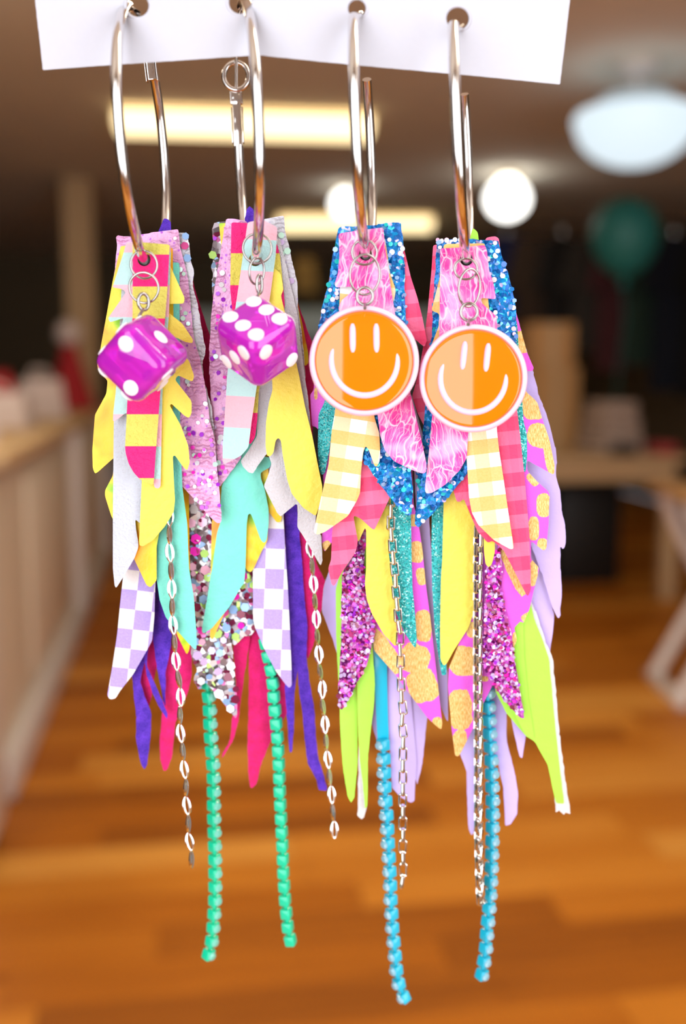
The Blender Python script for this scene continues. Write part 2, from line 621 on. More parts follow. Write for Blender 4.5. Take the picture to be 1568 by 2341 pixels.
XM, YM = (XL + XR) / 2, (YF + YB) / 2
floor = struct('floor', MB().box((XM, YM, -0.056), (XR - XL, YB - YF, 0.1)), MAT['floorfar'])
struct('ceiling', MB().box((XM, YM, ZC + 0.05), (XR - XL, YB - YF, 0.1)), MAT['ceil'])
struct('wall_left', MB().box((XL - 0.05, YM, ZC / 2), (0.1, YB - YF, ZC)), MAT['wall'])
struct('wall_right', MB().box((XR + 0.05, YM, ZC / 2), (0.1, YB - YF, ZC)), MAT['wallb'])
struct('wall_back', MB().box((XM, YB + 0.05, ZC / 2), (XR - XL, 0.1, ZC)), MAT['wallb'])
wf = MB()                                     # unseen shop front; the pier between its openings is shaped for reflections
wz0, wz1 = 0.35, 2.5
xs_ = [XL, WIN[0][0], WIN[0][1], WIN[1][0], WIN[1][1], XR]
for a_, b_ in ((0, 1), (2, 3), (4, 5)):
    wf.box(((xs_[a_] + xs_[b_]) / 2, YF - 0.05, ZC / 2), (xs_[b_] - xs_[a_], 0.1, ZC))
for a_, b_ in WIN:
    wf.box(((a_ + b_) / 2, YF - 0.05, wz0 / 2), (b_ - a_, 0.1, wz0))
    wf.box(((a_ + b_) / 2, YF - 0.05, (wz1 + ZC) / 2), (b_ - a_, 0.1, ZC - wz1))
struct('wall_front', wf, MAT['wallf'])
bb = struct('baseboard_left', MB().box((XL + 0.01, YM, 0.06), (0.02, YB - YF, 0.12)), MAT['darkwood'])
for px, z0, z1, nm in ((183, 0, ZC, 'column'),):
    p = W(px, 600, 7.6)
    c = struct('column', MB().box((p.x, p.y, ZC / 2 - 0.003), (0.21, 0.21, ZC - 0.006)), MAT['beige'], bevel=0.01)
    tag(c, 'beige square column standing against the dark wall above the counter', None)

# planks: rows run along the room's x axis, each board its own piece
PW, PL = 0.14, 0.96
pm = MB().box((0, 0, 0), (PL - 0.0016, PW - 0.0016, 0.006)).mesh('plank', MAT['plank'], False, 0.0006, 1)
rnd = random.Random(4)
for r in range(0, 36):
    y = 1.50 + r * PW
    off = rnd.random() * PL
    for k in range(-3, 6):
        x = k * PL + off
        q = EW.inverted() @ Vector((x, y, 0.0))
        half = 784 / FPX * q.y + PL * 0.55
        if abs(q.x) > half or x - PL / 2 < -0.555 and y > 2.4:
            if not (abs(q.x) <= half and x + PL / 2 > -0.55):
                continue
        link('plank', pm, floor, Matrix.Translation((x, y, -0.003)))


# ---------------------------------------------------------------- lamps
def tube_lamp(loc, rz, L, label, lit='added_tube_light'):
    t = thing('ceiling_light', label, 'light fixture', loc, rz, 'long ceiling lights')
    link('housing', MB().box((0, 0, -0.012), (L, 0.20, 0.024)).mesh('housing', MAT['housing'], True, 0.003), t)
    prof = []
    n = 14
    mb = MB()
    vs = []
    for sx in (-1, 1):
        for i in range(n + 1):
            a = pi * i / n
            vs.append((sx * L / 2 * 0.985, -cos(a) * 0.15, -0.024 - 0.085 * sin(a) ** 0.6))
    fs = [(i, i + 1, n + 2 + i, n + 1 + i) for i in range(n)]
    fs += [tuple(range(n + 1)), tuple(range(n + 1, 2 * n + 2))[::-1]]
    mb.add(vs, fs)
    link('diffuser', mb.mesh('diffuser', MAT[lit], True, 0, angle=50), t)
    for sx in (-1, 1):
        link('end_cap', MB().box((sx * L / 2, 0, -0.05), (0.014, 0.24, 0.085)).mesh('end_cap', MAT['housing'], True, 0.003), t)
    return t


pA = Wz(560, 292, 2.64)
tube_lamp((pA.x, pA.y, ZC), -YAW + radians(6), 1.40, 'long warm fluorescent ceiling light nearest the white card', 'tube_warm')
pB = Wz(812, 515, 2.64)
tube_lamp((pB.x, pB.y, ZC), -YAW, 1.42, 'far fluorescent ceiling light glowing behind the tops of the earrings', 'tube_warm')
tube_lamp((0.6, 2.4, ZC), 0.0, 1.40, 'unseen ceiling light added overhead to brighten the floor, out of the frame')  # unseen lamp added to light the near floor
tube_lamp((1.3, 0.2, ZC), 0.0, 1.40, 'unseen ceiling light added near the shop window to brighten the room, out of the frame')  # another unseen lamp, added to lift the room's light

tube_lamp((-1.3, 3.3, ZC), pi / 2, 1.40, 'unseen ceiling light added to brighten the service counter and left ceiling, out of the frame')  # unseen lamp added to brighten counter face and left ceiling


def globe(px, py, r, label):
    p = Wz(px, py, ZC - r - 0.03)
    t = thing('globe_light', label, 'light fixture', (p.x, p.y, ZC), 0, 'round ceiling lights')
    link('canopy', MB().lathe([(0.0, 0), (r * 0.55, 0), (r * 0.5, -0.03), (0.0, -0.03)], 24).mesh('canopy', MAT['housing']), t)
    prof = [(r * 0.35, -0.03)]
    for i in range(1, 13):
        a = pi * (0.12 + 0.88 * i / 12)
        prof.append((r * sin(a), -0.03 - r + r * cos(a) * 0.92))
    prof[-1] = (0.0, prof[-1][1])
    link('glass_shade', MB().lathe(prof, 24).mesh('glass_shade', MAT['globe_light']), t)


globe(1160, 455, 0.15, 'bright white round ceiling light beside the rightmost hoop')
globe(788, 466, 0.10, 'smaller white round ceiling light between the two middle hoops')

p = Wz(1452, 300, 2.40)
t = thing('bowl_light', 'large cool-white glass bowl light hanging near the ceiling', 'light fixture', (p.x, p.y, ZC))
link('canopy', MB().lathe([(0.0, 0), (0.09, 0), (0.10, -0.03), (0.03, -0.07), (0.0, -0.07)], 28).mesh('canopy', MAT['white_paint']), t)
link('stem', MB().lathe([(0.0, -0.06), (0.016, -0.06), (0.016, -0.20), (0.0, -0.20)], 12).mesh('stem', MAT['white_paint']), t)
tier = MB().lathe([(0.0, -0.13), (0.14, -0.14), (0.18, -0.17), (0.16, -0.21), (0.0, -0.21)], 32)
link('upper_glass', tier.mesh('upper_glass', MAT['bowl_light']), t)
prof = [(0.0, -0.20), (0.27, -0.22), (0.285, -0.25)]
for i in range(1, 10):
    a = pi / 2 * i / 9
    prof.append((0.275 * cos(a), -0.26 - 0.20 * sin(a)))
prof[-1] = (0.0, prof[-1][1])
link('glass_bowl', MB().lathe(prof, 36).mesh('glass_bowl', MAT['bowl_bright']), t)

# ---------------------------------------------------------------- counter at the left
CX = -0.55
t = thing('service_counter', 'long cream panelled service counter along the left side', 'counter', (CX, 5.4, 0))
link('body', MB().box((-0.40, -0.28, 0.51), (0.72, 4.16, 1.02)).mesh('body', MAT['counter'], False), t)
link('worktop', MB().box((-0.38, -0.28, 1.04), (0.80, 4.16, 0.04)).mesh('worktop', MAT['beige'], True, 0.006), t)
link('baseboard', MB().box((-0.020, -0.28, 0.07), (0.045, 4.16, 0.13)).mesh('baseboard', MAT['white_paint'], True, 0.006), t)
for y in (-0.22, 1.5):
    link('post', MB().box((-0.015, y, 0.56), (0.06, 0.16, 0.91)).mesh('post', MAT['white_paint'], True, 0.006), t)
for y in (-1.08, 0.64):
    link('panel', MB().box((-0.033, y, 0.56), (0.018, 1.2, 0.72)).mesh('panel', MAT['counter'], True, 0.006), t)

t = thing('display_cabinet', 'white cabinet on black feet cut by the left edge', 'cabinet', (CX - 0.235, 2.66, 0))
link('body', MB().box((0, 0, 0.52), (0.50, 0.30, 0.92)).mesh('body', MAT['white_paint'], True, 0.004), t)
link('door', MB().box((0.253, 0, 0.52), (0.012, 0.26, 0.86)).mesh('door', MAT['white_paint'], True, 0.004), t)
for sx in (-1, 1):
    for sy in (-1, 1):
        link('foot', MB().lathe([(0.0, 0.0), (0.022, 0.0), (0.026, 0.03), (0.02, 0.062), (0.0, 0.062)], 14,
                                Matrix.Translation((sx * 0.21, sy * 0.12, 0))).mesh('foot', MAT['black']), t)

MAT['paper'] = grained('white_paper', (214, 196, 190), 12, 0.04, 0.8)
MAT['red_paper'] = grained('red_tissue', (170, 26, 36), 20, 0.2, 0.8)


def bag(loc, w, d, h, rz, label, tissue=True):
    t = thing('paper_bag', label, 'bag', loc, rz, 'bags on the counter')
    mb = MB()
    vs = [(-w / 2, -d / 2, 0), (w / 2, -d / 2, 0), (w / 2, d / 2, 0), (-w / 2, d / 2, 0),
          (-w * .44, -d * .3, h), (w * .44, -d * .3, h), (w * .44, d * .3, h), (-w * .44, d * .3, h)]
    mb.add(vs, [(0, 3, 2, 1), (0, 1, 5, 4), (1, 2, 6, 5), (2, 3, 7, 6), (3, 0, 4, 7), (4, 5, 6, 7)])
    link('bag_body', mb.mesh('bag_body', MAT['paper'], True, 0.004), t)
    for s_ in (-1, 1):
        pts = [(w * 0.18 * cos(a), s_ * d * 0.3, h + h * 0.28 * sin(a)) for a in [pi * i / 10 for i in range(11)]]
        link('handle', MB().tube(pts, 0.006, 8).mesh('handle', MAT['paper']), t)
    if tissue:
        rr = random.Random(int(w * 1000))
        pts = []
        mb = MB()
        for i in range(7):
            a = rr.random() * 6
            mb.lathe([(0.0, h - .02), (0.03, h), (0.0, h + 0.06 + rr.random() * .05)], 6,
                     Matrix.Translation(((rr.random() - .5) * w * .6, (rr.random() - .5) * d * .3, 0)))
        link('tissue_paper', mb.mesh('tissue_paper', MAT['red_paper']), t)


bag((-0.78, 3.65, 1.06), 0.22, 0.14, 0.22, 0.4, 'large white paper bag with red tissue at the left edge')
bag((-0.80, 4.55, 1.06), 0.26, 0.16, 0.15, -0.2, 'low cream paper bag with red tissue on the counter', True)
bag((-0.76, 5.45, 1.06), 0.22, 0.16, 0.20, 0.5, 'tan paper bag nearest the red ornament', False)

t = thing('cone_ornament', 'dark red cone ornament topped with a pale ball', 'ornament', (-0.75, 6.75, 1.06))
link('cone', MB().lathe([(0.0, 0), (0.16, 0), (0.15, 0.03), (0.04, 0.42), (0.0, 0.42)], 24).mesh('cone', MAT['red_paper']), t)
prof = [(0.0, 0.40)] + [(0.085 * sin(pi * i / 12), 0.485 - 0.085 * cos(pi * i / 12)) for i in range(1, 12)] + [(0.0, 0.57)]
link('ball', MB().lathe(prof, 24).mesh('ball', MAT['paper']), t)

# ---------------------------------------------------------------- far middle cabinet and lamp
MAT['paleblue'] = grained('pale_blue_paint', (186, 206, 206), 5, 0.05, 0.5)
p0, p1 = W(420, 740, 9.6), W(1020, 740, 9.6)
pc = (p0 + p1) / 2
Lc = (p1 - p0).length
t = thing('shop_cabinet', 'dark far cabinet with a pale blue-grey top shelf', 'cabinet', (pc.x, pc.y, -0.006), -YAW)
link('body', MB().box((0, 0.12, 0.80), (Lc, 0.5, 1.60)).mesh('body', MAT['darkwood'], False), t)
link('top_shelf', MB().box((0, 0.08, 1.74), (Lc + 0.08, 0.6, 0.27)).mesh('top_shelf', MAT['paleblue'], True, 0.02), t)
for i in range(4):
    x = -Lc / 2 + Lc / 4 * (i + 0.5)
    d_ = link('door', MB().box((x, -0.14, 0.80), (Lc / 4 - 0.03, 0.03, 1.5)).mesh('door', MAT['darkwood'], True, 0.005), t)
    link('handle', MB().tube([(x + 0.2, -0.17, 0.9), (x + 0.2, -0.17, 1.05)], 0.01, 8).mesh('handle', MAT['steel']), d_)
MAT['amber'] = grained('amber_fabric', (150, 118, 62), 20, 0.1, 0.8)
pl = W(692, 640, 9.7)
t = thing('table_lamp', 'amber shaded lamp on the far cabinet between the second and third earrings', 'lamp', (pl.x, pl.y, 1.87))
link('base', MB().lathe([(0, 0), (0.08, 0), (0.07, 0.03), (0.02, 0.06), (0.015, 0.2), (0, 0.2)], 20).mesh('base', MAT['darkwood']), t)
link('lamp_shade', MB().lathe([(0.14, 0.16), (0.10, 0.48), (0.098, 0.48), (0.138, 0.16)], 24).mesh('lamp_shade', MAT['amber']), t)

# ---------------------------------------------------------------- table and goods at the right
TX, TY, TZ = 2.20, 5.90, 0.83
t = thing('display_table', 'cream display table with straight legs at the right', 'table', (TX, TY, 0))
link('tabletop', MB().box((0, 0, TZ - 0.02), (1.16, 1.22, 0.04)).mesh('tabletop', MAT['beige'], True, 0.006), t)
link('apron', MB().box((0, 0, TZ - 0.09), (1.06, 1.12, 0.10)).mesh('apron', MAT['beige'], False), t)
for sx in (-1, 1):
    for sy in (-1, 1):
        link('leg', MB().box((sx * 0.51, sy * 0.54, (TZ - 0.14) / 2 + 0.0), (0.085, 0.085, TZ - 0.14)).mesh('leg', MAT['beige'], True, 0.006), t)
MAT['card_brown'] = grained('brown_cardboard', (186, 140, 88), 10, 0.08, 0.85)
MAT['cloth_pale'] = grained('pale_knit', (176, 154, 140), 30, 0.12, 0.95)
MAT['cloth_red'] = grained('red_knit', (176, 66, 66), 30, 0.12, 0.95)
MAT['cloth_dark'] = grained('dark_knit', (40, 28, 28), 30, 0.2, 0.95)


def carton(loc, d, label, rz=0):
    t = thing('cardboard_box', label, 'box', loc, rz, 'cardboard boxes on the display table')
    link('carton', MB().box((0, 0, d[2] / 2), d).mesh('carton', MAT['card_brown'], True, 0.004), t)
    link('tape', MB().box((0, 0, d[2] / 2), (0.05, d[1] + 0.002, d[2] - 0.002)).mesh('tape', MAT['beige'], False), t)
    link('flap_seam', MB().box((0, 0, d[2] - 0.001), (d[0] * 0.98, 0.004, 0.002)).mesh('flap_seam', MAT['cloth_dark'], False), t)


carton((2.17, 6.0, TZ), (0.30, 0.36, 0.50), 'tall brown cardboard box on the display table beside the rightmost earring', 0.1)
carton((2.18, 6.0, TZ + 0.50), (0.27, 0.32, 0.26), 'small brown cardboard box stacked on the taller one', -0.1)


def folded(loc, d, n, mat, label, rz=0.0):
    t = thing('folded_garment', label, 'clothing', loc, rz, 'folded clothes on the display table')
    for i in range(n):
        k = 1 - 0.05 * i
        link('fold', MB().box((0.01 * (i % 2), 0, d[2] * (i + 0.5)), (d[0] * k, d[1] * k, d[2] * 0.96)).mesh('fold', mat, True, d[2] * 0.4, 3), t)


folded((2.46, 5.66, TZ), (0.28, 0.34, 0.05), 6, MAT['cloth_pale'], 'pale folded knit stack on the display table', 0.15)
folded((2.705, 5.50, TZ), (0.12, 0.22, 0.03), 2, MAT['cloth_red'], 'red folded knit on the display table', 0.0)
folded((2.42, 5.37, TZ), (0.14, 0.10, 0.03), 2, MAT['cloth_dark'], 'dark folded knit at the front of the display table', 0.0)
for i, (x, w) in enumerate(((1.95, 0.42), (2.42, 0.40))):
    t = thing('storage_bin', ['black storage bin under the display table nearest the earrings', 'black storage bin under the display table nearest the table leg'][i],
              'bin', (x, 6.05, 0), 0, 'bins under the display table')
    link('bin_body', MB().box((0, 0, 0.29), (w, 0.5, 0.58)).mesh('bin_body', MAT['black'], True, 0.01), t)
    link('lid', MB().box((0, 0, 0.60), (w + 0.02, 0.52, 0.04)).mesh('lid', MAT['black'], True, 0.01), t)

# garments on a wall rail
pr0, pr1 = W(1130, 520, 8.3), W(1640, 520, 8.0)
t = thing('clothes_rail', 'dark ceiling-hung rail carrying clothes along the far right', 'rail', ((pr0.x + pr1.x) / 2, (pr0.y + pr1.y) / 2, 0.0))
mid = (pr0 + pr1) / 2
a, b = pr0 - mid, pr1 - mid
a.z = b.z = pr0.z
link('bar', MB().tube([a, b], 0.016, 10).mesh('bar', MAT['darkwood']), t)
for q in (a, b):
    link('hanger_rod', MB().tube([(q.x, q.y, a.z), (q.x, q.y, ZC)], 0.012, 10).mesh('hanger_rod', MAT['darkwood']), t)
    link('ceiling_plate', MB().lathe([(0.0, ZC), (0.05, ZC), (0.045, ZC - 0.015), (0.0, ZC - 0.015)], 16, Matrix.Translation((q.x, q.y, 0))).mesh('ceiling_plate', MAT['darkwood']), t)
gcol = [('navy', (16, 24, 66)), ('dark brown', (66, 48, 34)), ('black', (30, 26, 24)), ('charcoal', (58, 52, 46)), ('plum', (84, 40, 44)), ('dark green', (38, 62, 50)),
        ('ink blue', (18, 24, 38)), ('jet black', (12, 12, 12))]
for i, (nm, c) in enumerate(gcol):
    f = (i + 0.5) / len(gcol)
    q = pr0.lerp(pr1, f)
    h = [0.62, 0.8, 0.95, 0.9, 1.05, 1.0, 1.2, 1.25][i]
    t = thing('hanging_garment', nm + ' long-sleeved garment hanging on the far rail', 'clothing', (q.x, q.y, q.z - 0.066), radians(10 + 7 * (i % 3)), 'clothes on the rail')
    gm = grained('garment_cloth_' + nm.replace(' ', '_'), c, 12, 0.2, 0.95)
    out = [(-0.05, 0), (0.05, 0), (0.16, -0.05), (0.25, -0.42), (0.17, -0.44), (0.13, -0.2), (0.15, -h), (-0.15, -h), (-0.13, -0.2), (-0.17, -0.44), (-0.25, -0.42), (-0.16, -0.05)]
    mb = MB()
    n = len(out)
    vs = [(x, -0.04, z) for x, z in out] + [(x, 0.04, z) for x, z in out]
    mb.add(vs, [tuple(range(n)), tuple(range(n, 2 * n))[::-1]] + [(k, (k + 1) % n, n + (k + 1) % n, n + k) for k in range(n)])
    link('garment_body', mb.mesh('garment_body', gm, True), t)
    hk = [(-0.14, 0, -0.055), (0, 0, 0.005), (0.14, 0, -0.055)]
    link('hanger', MB().tube(hk, 0.006, 6).tube([(0, 0, 0), (0, 0, 0.05)], 0.003, 6).mesh('hanger', MAT['steel']), t)

MAT['teal_balloon'] = plain('teal_balloon_foil', (40, 128, 122), 0.5)
pb = W(1430, 540, 6.6)
t = thing('balloon', 'dark teal balloon floating on a ribbon above the display table', 'balloon', (pb.x, pb.y, TZ))
zc = pb.z - TZ
prof = [(0.0, zc - 0.26)] + [(0.215 * sin(pi * (i / 14)) * (1 - 0.10 * cos(pi * i / 14)), zc - 0.01 - 0.25 * cos(pi * i / 14)) for i in range(1, 14)] + [(0.0, zc + 0.24)]
link('balloon_body', MB().lathe(prof, 28).mesh('balloon_body', MAT['teal_balloon']), t)
link('knot', MB().lathe([(0.0, zc - 0.31), (0.035, zc - 0.31), (0.01, zc - 0.255), (0.0, zc - 0.255)], 12).mesh('knot', MAT['teal_balloon']), t)
q = Vector((2.66, 6.05, 0)) - Vector((pb.x, pb.y, 0))
link('ribbon', MB().tube([(0, 0, zc - 0.30), (0.02, 0, zc * 0.6), (q.x * 0.5, q.y * 0.5, zc * 0.35), (q.x, q.y, 0.002)], 0.004, 6).mesh('ribbon', MAT['teal_balloon']), t)

# folding stand with crossed legs, cut by the right edge
ps = Wz(1545, 1615, 0.0)
t = thing('folding_stand', 'white folding stand with crossed legs cut by the right edge', 'stand', (ps.x + 0.22, ps.y, 0), -YAW)
for s_ in (-1, 1):
    for y in (-0.02, 0.30):
        mb = MB().tube([(-0.20 * s_, y, 0.025), (0.20 * s_, y, 0.80)], 0.028, 10)
        link('leg', mb.mesh('leg', MAT['white_paint']), t)
    link('foot_bar', MB().box((-0.20 * s_, 0.14, 0.02), (0.05, 0.42, 0.04)).mesh('foot_bar', MAT['white_paint'], True, 0.008), t)
link('tray', MB().box((0, 0.14, 0.83), (0.50, 0.46, 0.03)).mesh('tray', MAT['card_brown'], True, 0.01), t)

# ------------------------------------------------------------------ earrings
D0, PITCHL, TH = 0.1925, 0.0011, 0.0006
HD = 0.2                                        # distance of the hoop centres
HOOP = {1: (0.0235, -0.03798, 0.04307, -0.00233, -0.0346, -0.12529),
        2: (0.0235, -0.01823, 0.04414, -0.16419, -0.03782, -0.08451),
        3: (0.0235, 0.00398, 0.04404, 0.08903, -0.03859, -0.0582),
        4: (0.0235, 0.02279, 0.04393, 0.16702, -0.06001, -0.02665)}


def hoop_pt(k, deg):
    R, cx, cz, psi, rho, pit = HOOP[k]
    h = Vector((sin(psi) * cos(pit), cos(psi) * cos(pit), sin(pit)))
    w = Vector((sin(rho), 0, cos(rho)))
    w = (w - h * h.dot(w)).normalized()
    a = radians(deg)
    return Vector((cx, HD, cz)) + R * (cos(a) * h + sin(a) * w)


def pix(p):
    d = p.y * CT - p.z * ST
    return 784 + FPX * p.x / d, 1170.5 - FPX * (p.z * CT + p.y * ST) / d


def dep(L):
    return D0 + L * PITCHL


def bend(py):
    s = max(0.0, (py - 600) / 1000.0)
    return 0.002 * s * s


def soften(poly, cut=5.0):
    out = []
    n = len(poly)
    for i in range(n):
        a, b, c = Vector(poly[i - 1]), Vector(poly[i]), Vector(poly[(i + 1) % n])
        la, lc = (a - b).length, (c - b).length
        ka, kc = min(cut, la * 0.3), min(cut, lc * 0.3)
        p, q = b + (a - b) * (ka / max(la, 1e-6)), b + (c - b) * (kc / max(lc, 1e-6))
        out += [p, p * 0.25 + b * 0.5 + q * 0.25, q]
    res = []
    n = len(out)
    for i in range(n):
        a, b = out[i], out[(i + 1) % n]
        k = max(1, int((b - a).length / 12.0))
        for j in range(k):
            res.append(a + (b - a) * (j / k))
    return res


def inside(p, poly):
    x, y = p
    c = False
    n = len(poly)
    for i in range(n):
        x1, y1 = poly[i]
        x2, y2 = poly[i - 1]
        if (y1 > y) != (y2 > y) and x < (x2 - x1) * (y - y1) / (y2 - y1) + x1:
            c = not c
    return c


def sheet(name, poly, dfun, base, mats, th=TH, holes=(), jitter=0.0, seed=1, cut=5.0, grid=16.0):
    """cut-out sheet of material: front face, back face, edge wall; uv = shape coordinates / 100"""
    rr = random.Random(seed)
    ol = soften(poly, cut)
    if jitter:
        ol = [p + Vector((rr.uniform(-1, 1), rr.uniform(-1, 1))) * jitter for p in ol]
    vs = [Vector(p) for p in ol]
    es = [(i, (i + 1) % len(ol)) for i in range(len(ol))]
    tup = [(p.x, p.y) for p in ol]
    hl = []
    for hx, hy, hr in holes:
        ring = [Vector((hx + hr * cos(2 * pi * i / 16), hy + hr * sin(2 * pi * i / 16))) for i in range(16)]
        if all(inside((p.x, p.y), tup) for p in ring):
            o = len(vs)
            vs += ring
            es += [(o + i, o + (i + 1) % 16) for i in range(16)]
            hl.append((hx, hy, hr))
    xs, ys = [p[0] for p in tup], [p[1] for p in tup]
    y = min(ys) + grid / 2
    while y < max(ys):
        x = min(xs) + grid / 2
        while x < max(xs):
            q = (x + rr.uniform(-2, 2), y + rr.uniform(-2, 2))
            if inside(q, tup) and min((Vector(q) - p).length for p in ol) > grid * 0.45 and all((q[0] - a) ** 2 + (q[1] - b) ** 2 > (c + 5) ** 2 for a, b, c in hl):
                vs.append(Vector(q))
            x += grid
        y += grid
    V, E_, F_, _, _, _ = geometry.delaunay_2d_cdt(vs, es, [], 1, 1e-5)
    if hl:
        def mid(f):
            return sum((V[i] for i in f), Vector((0, 0))) / len(f)
        F_ = [f for f in F_ if all((mid(f) - Vector((a, b))).length > c * 0.97 for a, b, c in hl)]
    n = len(V)
    v3 = [P(p.x, p.y, dfun(p.x, p.y) - th / 2) - base for p in V] + [P(p.x, p.y, dfun(p.x, p.y) + th / 2) - base for p in V]
    cnt = {}
    for f in F_:
        for i in range(len(f)):
            a, b = f[i], f[(i + 1) % len(f)]
            cnt[(a, b)] = 1
    faces, mi = [], []
    for f in F_:
        faces.append(tuple(f)); mi.append(0)
        faces.append(tuple(n + i for i in reversed(f))); mi.append(1)
    for (a, b) in cnt:
        if (b, a) not in cnt:
            faces.append((b, a, n + a, n + b)); mi.append(1)
    me = bpy.data.meshes.new(name)
    me.from_pydata([tuple(v) for v in v3], [], faces)
    for m in mats:
        me.materials.append(m)
    me.polygons.foreach_set('material_index', mi)
    uvl = me.uv_layers.new(name='UVMap')
    for lp in me.loops:
        p = V[lp.vertex_index % n]
        uvl.data[lp.index].uv = (p.x / 100, p.y / 100)
    bm = bmesh.new()
    bm.from_mesh(me)
    bmesh.ops.recalc_face_normals(bm, faces=bm.faces)
    bm.to_mesh(me)
    bm.free()
    me.shade_smooth()
    me.set_sharp_from_angle(angle=radians(35))
    return me


class Earring:
    def __init__(s, k, label):
        s.k = k
        s.base = hoop_pt(k, 95)
        s.o = link('hoop_earring', None)
        s.o.empty_display_size = 0.005
        s.o.matrix_world = EW @ Matrix.Translation(s.base)
        tag(s.o, label, 'earring', 'hoop earrings hanging from the white card')
        s.seed = k * 100

    def part(s, name, mesh, parent=None, M=None, label=None):
        o = link(name, mesh, parent or s.o, M)
        if label:
            o['label'] = label
        return o

    def cross(s, d):
        best = min((abs(hoop_pt(s.k, a).y - d), a) for a in range(222, 330))
        p = hoop_pt(s.k, best[1])
        x, y = pix(p)
        return x, y, 15

    def feather(s, label, mat, L, poly, edge='edge_white', jitter=0.0, name='feather', th=TH, cut=5.0, curl=0.00035):
        s.seed += 1
        xs = [p[0] for p in poly]
        cx, hw = (min(xs) + max(xs)) / 2, max(20.0, (max(xs) - min(xs)) / 2)
        d = dep(L)

        def dfun(px, py):
            return d + bend(py) + curl * ((px - cx) / hw) ** 2 * 0.6
        me = sheet(name, poly, dfun, s.base, [mm(mat), mm(edge)], th, [s.cross(d)], jitter, s.seed, cut)
        o = s.part(name, me, label=label)
        o['layer_depth'] = d
        s.last = (o, poly, dfun)
        return o

    def sequins(s, n, rpx, mats, zone=None, seed=0, sides=6, pts=None, name='sequin'):
        o, poly, dfun = s.last
        rr = random.Random(seed + s.seed)
        xs, ys = [p[0] for p in poly], [p[1] for p in poly]
        z = zone or (min(xs), min(ys), max(xs), max(ys))
        done, tries, placed = 0, 0, []
        cand = list(pts or [])
        while (done < n or cand) and tries < 6000:
            tries += 1
            if cand:
                x, y = cand.pop(0)
            else:
                x, y = rr.uniform(z[0], z[2]), rr.uniform(z[1], z[3])
            r = rr.uniform(*rpx)
            if not pts and (not inside((x, y), poly) or any((x - a) ** 2 + (y - b) ** 2 < (r + c) ** 2 * 0.7 for a, b, c in placed)):
                continue
            placed.append((x, y, r))
            done += 1
            m = rr.choice(mats)
            d = dfun(x, y) - TH / 2 - 0.00022
            M = Matrix.Translation(P(x, y, d) - s.base) @ Matrix.Rotation(rr.uniform(-0.3, 0.3), 4, 'X') @ \
                Matrix.Rotation(rr.uniform(-0.3, 0.3), 4, 'Z') @ Matrix.Rotation(rr.uniform(0, 3), 4, 'Y') @ Matrix.Scale(r * d / FPX, 4)
            s.part(name, disc_mesh(sides, m), o, M)

    def flakes(s, n, rpx, mats, seed=0, zone=None):
        """too many to count: one mesh of tilted glitter flakes"""
        o, poly, dfun = s.last
        rr = random.Random(seed + s.seed)
        xs, ys = [p[0] for p in poly], [p[1] for p in poly]
        z = zone or (min(xs), min(ys), max(xs), max(ys))
        mb = MB()
        tries = 0
        while n > 0 and tries < 20000:
            tries += 1
            x, y = rr.uniform(z[0], z[2]), rr.uniform(z[1], z[3])
            if not inside((x, y), poly):
                continue
            n -= 1
            r = rr.uniform(*rpx)
            d = dfun(x, y) - TH / 2 - 0.00015 - 0.0003 * rr.random()
            c = P(x, y, d) - s.base
            R = (Matrix.Rotation(rr.uniform(-0.7, 0.7), 3, 'X') @ Matrix.Rotation(rr.uniform(-0.7, 0.7), 3, 'Z') @ Matrix.Rotation(rr.uniform(0, 3), 3, 'Y'))
            q = r * d / FPX
            mb.add([c + R @ Vector((q * cos(i * pi / 3), 0, q * sin(i * pi / 3))) for i in range(6)], [(0, 1, 2, 3, 4, 5)], rr.randrange(len(mats)))
        me = bpy.data.meshes.new('glitter_flakes')
        me.from_pydata([tuple(v) for v in mb.v], [], mb.f)
        for m in mats:
            me.materials.append(mm(m))
        me.polygons.foreach_set('material_index', mb.mi)
        f = s.part('glitter_flakes', me, o)
        f['kind'] = 'stuff'


DISC = {}


def disc_mesh(sides, m):
    if (sides, m) not in DISC:
        mb = MB()
        n = sides
        vs = [(cos(2 * pi * i / n), -0.07, sin(2 * pi * i / n)) for i in range(n)] + [(cos(2 * pi * i / n), 0.07, sin(2 * pi * i / n)) for i in range(n)]
        mb.add(vs, [tuple(range(n)), tuple(range(n, 2 * n))[::-1]] + [(k, (k + 1) % n, n + (k + 1) % n, n + k) for k in range(n)])
        DISC[(sides, m)] = mb.mesh('sequin', mm(m), False)
    return DISC[(sides, m)]


def ring_mesh(name, rx, rz, wire, mat, n=32, gap=0.0, flat=1.0):
    pts = [(rx * cos(gap + (2 * pi - 2 * gap) * i / n), 0, rz * sin(gap + (2 * pi - 2 * gap) * i / n)) for i in range(n + (1 if gap else 0))]
    return MB().tube(pts, wire, 10, closed=not gap, up=(0, 1, 0), flat=flat).mesh(name, mat)


def at(E, px, py, d, rx=0.0, ry=0.0, rz=0.0):
    return Matrix.Translation(P(px, py, d) - E.base) @ Matrix.Rotation(rz, 4, 'Z') @ Matrix.Rotation(ry, 4, 'Y') @ Matrix.Rotation(rx, 4, 'X')


def hoop(E, a0, a1, wire=0.00095, n=96):
    pts = [hoop_pt(E.k, a0 + (a1 - a0) * i / n) - E.base for i in range(n + 1)]
    E.part('hoop', MB().tube(pts, wire, 18).mesh('hoop', mm('steel')))


def resample(path, pitch):
    pts = [Vector(p) for p in path]
    out, acc = [], 0.0
    need = 0.0
    for a, b in zip(pts[:-1], pts[1:]):
        L = (b - a).length
        while need <= acc + L:
            out.append((a + (b - a) * ((need - acc) / L), (b - a).normalized()))
            need += pitch
        acc += L
    return out


